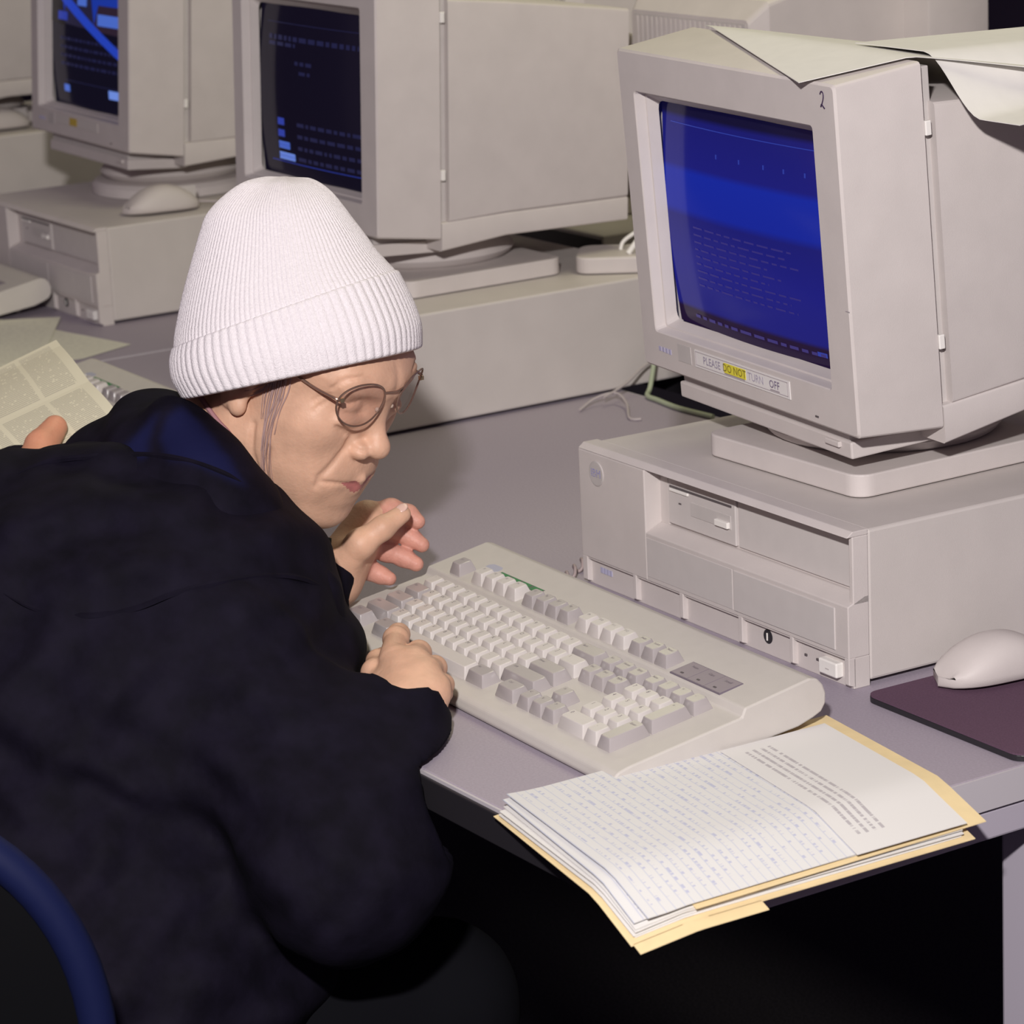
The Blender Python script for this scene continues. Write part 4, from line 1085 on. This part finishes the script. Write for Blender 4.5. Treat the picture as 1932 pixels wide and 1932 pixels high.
# glasses
gl = bpy.data.objects.new('glasses', None); COL.objects.link(gl); gl.parent = woman; gl.location = tuple(h2w((.095, 0, .015)) - WROOT)
GO = WROOT + np.array(gl.location)
lens_m = bpy.data.materials.new('lens_glass'); lens_m.use_nodes = True
nt = lens_m.node_tree; nt.nodes.clear(); out = nt.nodes.new('ShaderNodeOutputMaterial'); mxs = nt.nodes.new('ShaderNodeMixShader'); tr_ = nt.nodes.new('ShaderNodeBsdfTransparent'); gs_ = nt.nodes.new('ShaderNodeBsdfGlossy'); fz = nt.nodes.new('ShaderNodeValue')
tr_.inputs[0].default_value = (.90, .86, .86, 1); gs_.inputs['Roughness'].default_value = .03; fz.outputs[0].default_value = .06
nt.links.new(fz.outputs[0], mxs.inputs[0]); nt.links.new(tr_.outputs[0], mxs.inputs[1]); nt.links.new(gs_.outputs[0], mxs.inputs[2]); nt.links.new(mxs.outputs[0], out.inputs[0])
def rim_pt(sd, a, rad=1.0):
    yy = .0375 + .0260 * math.cos(a) * rad; zz = .0300 + (.0190 if math.sin(a) > 0 else .0225) * math.sin(a) * rad
    xx = .0985 - .0105 * (max(0, yy - .012) / .045) ** 2 - .04 * (zz - .0305)
    return h2w((xx, sd * yy - .004, zz + .0060)) - GO
for sd in (-1, 1):
    tube('rim', [rim_pt(sd, 2 * math.pi * k / 28) for k in range(28)], .00085, gold_m, gl, n=6, closed=True, sub=2)
    Vl = [rim_pt(sd, 0, 0)]; Fl = []
    for rr in (.5, 1.0):
        for k in range(28): Vl.append(rim_pt(sd, 2 * math.pi * k / 28, rr) + HM[:, 0] * (.0012 if rr == .5 else 0))
    Vl[0] = Vl[0] + HM[:, 0] * .0016
    for k in range(28): Fl.append((0, 1 + k, 1 + (k + 1) % 28)); Fl.append((1 + k, 29 + k, 29 + (k + 1) % 28, 1 + (k + 1) % 28))
    new_obj('lens', Vl, Fl, lens_m, gl, smooth=True)
    tube('temple', [h2w((.0865, -.003 + sd * .0620, .0385)) - GO, h2w((.0820, -.003 + sd * .0660, .039)) - GO, h2w((.060, sd * .0690, .0365)) - GO, h2w((.020, sd * .0735, .038)) - GO, h2w((-.015, sd * .0765, .036)) - GO], .0012, gold_m, gl, n=6)
    bm = bmesh.new(); bmesh.ops.create_uvsphere(bm, u_segments=8, v_segments=6, radius=.0022)
    from_bm('nose_pad', bm, mat('pad_clear', (.45, .34, .28), .1, .5), gl, smooth=True, M=Matrix.Translation(Vector(h2w((.0945, -.002 + sd * .0108, .024)) - GO)))
    bm = bmesh.new(); bmesh.ops.create_cube(bm, size=.0034)
    from_bm('hinge', bm, mat('bright_gold', (.80, .62, .40), .2, .5, metal=.9), gl, M=Matrix.Translation(Vector(h2w((.0862, -.003 + sd * .0615, .0385)) - GO)))
tube('bridge', [rim_pt(-1, math.pi - .45), h2w((.1005, -.003, .0445)) - GO, rim_pt(1, math.pi - .45)], .0009, gold_m, gl, n=6)
# wisps of hair below the hat
hr = random.Random(3)
strands = [[(536, 708), (530, 750), (516, 790), (505, 840), (502, 890)], [(526, 712), (516, 760), (503, 800), (496, 850), (497, 905)], [(515, 714), (505, 760), (498, 805), (493, 850)], [(545, 705), (538, 740), (524, 775), (514, 820)],
           [(505, 716), (497, 750), (492, 790)], [(520, 713), (498, 735), (470, 748)], [(508, 715), (485, 732), (462, 738)], [(530, 710), (505, 728), (478, 742)], [(540, 706), (528, 760), (512, 810), (508, 870), (514, 915)], [(522, 712), (508, 770), (498, 830), (496, 900), (506, 930)]]
k = 0
for st_ in strands:
    for rep in range(3):
        jx = hr.uniform(-5, 5); pts = [ray_hit(x + jx + hr.uniform(-2, 2), y, .0012) - WROOT for x, y in st_]
        tube('hair_wisp', pts, lambda t_: .00050 * (1 - .7 * t_), hair_m, woman, n=5, sub=4)

for F_, nm_, toward_ in ((LH, 'thumb', RM[2] * .6 + RM[1] * .7), (RH, 'index', RM[2] * .5 + RM[1] * .8)):
    p_, r_ = F_[nm_]; ax_ = (p_[-1] - p_[-2]); ax_ /= np.linalg.norm(ax_); nd_ = toward_ - ax_ * (toward_ @ ax_); nd_ /= np.linalg.norm(nd_)
    bm = bmesh.new(); bmesh.ops.create_uvsphere(bm, u_segments=12, v_segments=8, radius=1)
    c_ = p_[-1] + nd_ * r_[-1] * .86 + ax_ * r_[-1] * .15 - WROOT
    from_bm('finger_nail', bm, nail_m, woman, smooth=True, M=frame_M(c_, ax_, np.cross(nd_, ax_), nd_) @ Matrix.Diagonal((.0062, .0048, .0014, 1)))

# ------------------------------------------------------------------ chair with a blue rim
seat_c = HIP.copy(); ch = thing('office_chair', 'chair with a dark backrest edged in blue, behind the seated person', 'chair', (float(seat_c[0]), float(seat_c[1]), FZ))
CR = np.array([seat_c[0], seat_c[1], FZ])
zs = HIP[2] - .165 - FZ
prism('seat', rrect(-.22, .22, -.21, .21, .07), 2, zs - .06, zs, coat_m, ch, .015)
bc = pxs(-327, 2000, 2.06)                     # centre of the backrest
nrm = np.array([RM[2][0], RM[2][1], 0]); nrm /= np.linalg.norm(nrm); rt = np.array([-nrm[1], nrm[0], 0]); upv = np.array([0, 0, 1.])
upv = upv + nrm * .10; upv /= np.linalg.norm(upv)
def bk(a, b, d):  return bc + rt * a + upv * b + nrm * d - CR
def sup(t_, A_, B_, e=2.2):
    c_, s_ = math.cos(t_), math.sin(t_)
    return A_ * math.copysign(abs(c_) ** (2 / e), c_), B_ * math.copysign(abs(s_) ** (2 / e), s_)
NB = 72; A_, B_ = .1855, .195
V = []; F = []
for sc_, dd in ((0, .012), (.5, .012), (.9, .008), (1, .0), (.9, -.020), (.5, -.026), (0, -.026)):
    for k in range(NB):
        x_, z_ = sup(2 * math.pi * k / NB, A_ * sc_, B_ * sc_); V.append(bk(x_, z_, dd - .25 * (x_ * x_)))
for j in range(6):
    for k in range(NB): F.append((j * NB + k, j * NB + (k + 1) % NB, (j + 1) * NB + (k + 1) % NB, (j + 1) * NB + k))
new_obj('backrest', V, F, mat('black_upholstery', (.004, .004, .005), .9, .05), ch, smooth=True)
rp = []
for k in range(NB):
    x_, z_ = sup(2 * math.pi * k / NB, A_, B_); rp.append(bk(x_, z_, -.25 * x_ * x_))
tube('backrest_rim', rp, .0135, mat('blue_trim', (.0045, .0075, .042), .6, .2), ch, n=10, closed=True, sub=1)
low = bk(0, -.17, -.03)
tube('back_post', [low, low + np.array([0, 0, -.12]) - nrm * .05, np.array([nrm[0] * .12, nrm[1] * .12, zs - .08]), np.array([0, 0, zs - .08])], .016, black_m, ch)
tube('gas_column', [(0, 0, .07), (0, 0, zs - .055)], .025, black_m, ch, n=12, sub=1)
for k in range(5):
    a = 2 * math.pi * k / 5 + .3; e_ = (.28 * math.cos(a), .28 * math.sin(a), .06)
    lg = tube('base_leg', [(0, 0, .085), (e_[0] * .6, e_[1] * .6, .075), e_], .017, black_m, ch)
    bm = bmesh.new(); bmesh.ops.create_cone(bm, cap_ends=True, segments=14, radius1=.025, radius2=.025, depth=.03)
    from_bm('caster', bm, black_m, ch, M=Matrix.Translation((e_[0], e_[1], .0255)) @ Matrix.Rotation(a, 4, 'Z') @ Matrix.Rotation(math.pi / 2, 4, 'X'))

# ------------------------------------------------------------------ neighbour holding an open booklet
nb = thing('person', 'neighbour whose thumb and dark sleeve show, holding an open booklet', 'person', tuple(pxs(-40, 930, 2.74)))
NR = np.array(nb.location)
fing = {'thumb': ([S_(66, 884, 2.72), S_(78, 842, 2.735), S_(104, 806, 2.752)], [.0185, .0150, .0112]),
        'index': ([S_(20, 880, 2.79), S_(60, 830, 2.815), S_(95, 790, 2.83)], [.012, .010, .008]), 'middle': ([S_(10, 890, 2.80), S_(70, 850, 2.825), S_(110, 815, 2.83)], [.012, .010, .008]),
        'ring': ([S_(10, 905, 2.80), S_(75, 875, 2.825), S_(115, 845, 2.83)], [.011, .0095, .0078]), 'little': ([S_(10, 920, 2.79), S_(65, 900, 2.81), S_(100, 880, 2.82)], [.010, .0085, .007])}
palm = [([S_(-20, 930, 2.75), S_(66, 884, 2.722)], [.026, .019]), ([S_(-20, 930, 2.76), S_(20, 885, 2.785)], [.026, .016]), ([S_(-20, 935, 2.76), S_(20, 910, 2.79)], [.026, .015]), ([S_(-20, 930, 2.755), S_(-150, 985, 2.73)], [.026, .03])]
def nb_sdf(P):
    d = None
    for pts, rs in palm: e = cap(P, pts[0], pts[1], rs[0], rs[1]); d = e if d is None else smin(d, e, .014)
    for pts, rs in fing.values(): d = smin(d, chain(P, pts, rs, .004), .006)
    return d
a_, b_ = bounds([p for pts, _ in list(fing.values()) + palm for p in pts], .04)
V1, F1 = surface(nb_sdf, a_, b_, .002)
sl = [S_(34, 912, 2.742), S_(-150, 985, 2.73), S_(-420, 1000, 2.80)]
# the neighbour's trunk, head and legs sit out of the picture to the side
shd = sl[2]; chest = shd + np.array([-.17, -.04, -.03]); hip = np.array([chest[0] - .02, chest[1] - .06, TOR['hips'][2]]); other = chest + np.array([-.19, .02, .02])
lap = [other, other + np.array([.02, .12, -.20]), sl[1] + np.array([-.14, .06, -.02])]
def nb_trunk(P):
    d = ell(P, chest, (.15, .09, .12)); d = smin(d, ell(P, hip, (.15, .12, .12)), .08); d = smin(d, cap(P, chest, hip, .10, .10), .05)
    return smin(d, cap(P, chest + np.array([0, .02, .05]), chest + np.array([0, .05, .19]), .055, .048), .03)
V2, F2 = surface(nb_trunk, *bounds([chest, hip, chest + np.array([0, .05, .2])], .2), .008)
HN = np.array([[.50, -.83, .25], [.80, .55, .25], [-.345, .075, .935]]); HN = np.linalg.qr(HN)[0] * np.sign(np.diag(np.linalg.qr(HN)[1]))
hc = chest + np.array([.02, .07, .27]); V3 = hc + Vh @ HN.T
# only the head proper of the shared head shape, the neck is the trunk's
keep = (Vh[Fh].mean(1)[:, 2] > -.125); F3 = Fh[keep]
nsk = mat('ruddy_skin_orange', (.60, .27, .17), .5, .35, noise=.08, nscale=60, bump=.2, bscale=420, sss=.12)
np_mesh('body', np.concatenate([V1, V2, V3]) - NR, np.concatenate([F1, F2 + len(V1), F3 + len(V1) + len(V2)]), [nsk], nb)
V_, Fq = surface(lambda P: np.maximum(ell(P, (-.014, 0, .056), (.106, .084, .092)), (P[:, 0] - .062 + .5 * np.clip(-.01 - P[:, 2], 0, 1)) * .8) , (-.14, -.1, -.06), (.12, .1, .17), .004)
np_mesh('hair', hc + V_ @ HN.T - NR, Fq, [mat('dark_hair', (.02, .015, .015), .5)], nb)
def nb_coat(P):
    d = ell(P, chest, (.185, .125, .15)); d = smin(d, ell(P, hip, (.19, .17, .15)), .08); d = smin(d, cap(P, chest, hip, .14, .15), .06)
    d = smin(d, chain(P, sl, [.036, .045, .06], .02), .03); d = smin(d, chain(P, lap, [.065, .055, .04], .02), .03); d = smin(d, cap(P, shd, chest, .07, .1), .04)
    return clear_desk(d + .002 * np.sin(P[:, 2] * 90 + P[:, 0] * 60), P)
V_, Fq = surface(nb_coat, *bounds(sl + [chest, hip, other], .22), .006); np_mesh('coat', V_ - NR, Fq, [coat_m], nb)
def nb_legs(P):
    d = None
    for o in (-.09, .09):
        kn = hip + np.array([o, .36, -.02]); an = np.array([kn[0], kn[1] + .04, FZ + .02])
        e = smin(cap(P, hip + np.array([o, .02, -.05]), kn, .085, .062), cap(P, kn, an, .06, .045), .03); d = e if d is None else np.minimum(d, e)
    return np.maximum(clear_desk(d, P), FZ + .002 - P[:, 2])
V_, Fq = surface(nb_legs, *bounds([hip, hip + np.array([0, .42, 0]), np.array([hip[0], hip[1] + .4, FZ])], .2), .012); np_mesh('trousers', V_ - NR, Fq, [trouser_m], nb)
index_children()
c2 = copy_tree(ch); c2['label'] = 'chair with a dark backrest edged in blue, under the neighbour holding the booklet'; c2.location = (float(hip[0]), float(hip[1]), FZ); c2.rotation_euler = (0, 0, -.9)
book = thing('open_booklet', 'open booklet of small printed columns held by the neighbour', 'book', tuple(pxs(90, 760, 2.80)))
BR = np.array(book.location)
newsp = print_mat('booklet_print', (.62, .58, .45), (.44, .41, .33), 34, .55, 46, (.04, .95, .05, .95), .62, cols=4)
def page(name, q, bulge):
    n = 14; V = []; F = []; UVs = []
    P4 = [S_(*p_) for p_ in q]
    nn = np.cross(P4[1] - P4[0], P4[3] - P4[0]); nn /= np.linalg.norm(nn)
    if nn @ RM[2] < 0: nn = -nn
    for lay in (0, 1):
        for j in range(n + 1):
            for i in range(n + 1):
                a, b = i / n, j / n
                p_ = (P4[0] * (1 - a) + P4[1] * a) * (1 - b) + (P4[3] * (1 - a) + P4[2] * a) * b
                V.append(p_ + nn * (bulge * math.sin(math.pi * min(1, b * 1.15)) - .0035 * lay) - BR); UVs.append((a, b))
    W = n + 1; K = W * W
    for j in range(n):
        for i in range(n):
            k = j * W + i; F.append((k, k + 1, k + W + 1, k + W)); F.append((K + k, K + k + W, K + k + W + 1, K + k + 1))
    for i in range(n):
        F.append((i, K + i, K + i + 1, i + 1)); k = n * W + i; F.append((k, k + 1, K + k + 1, K + k))
        k = i * W; F.append((k, k + W, K + k + W, K + k)); k = i * W + n; F.append((k, K + k, K + k + W, k + W))
    o = new_obj(name, V, F, newsp, book, smooth=False)
    uvl = o.data.uv_layers.new(name='uv')
    for lp in o.data.loops: uvl.data[lp.index].uv = UVs[lp.vertex_index]
# spine left, spine right, outer right, outer left
page('upper_page', [(-190, 885, 2.76), (168, 719, 2.82), (106, 641, 2.90), (-230, 805, 2.84)], .003)
page('lower_page', [(-190, 885, 2.76), (168, 719, 2.82), (240, 800, 2.76), (-100, 985, 2.71)], .003)
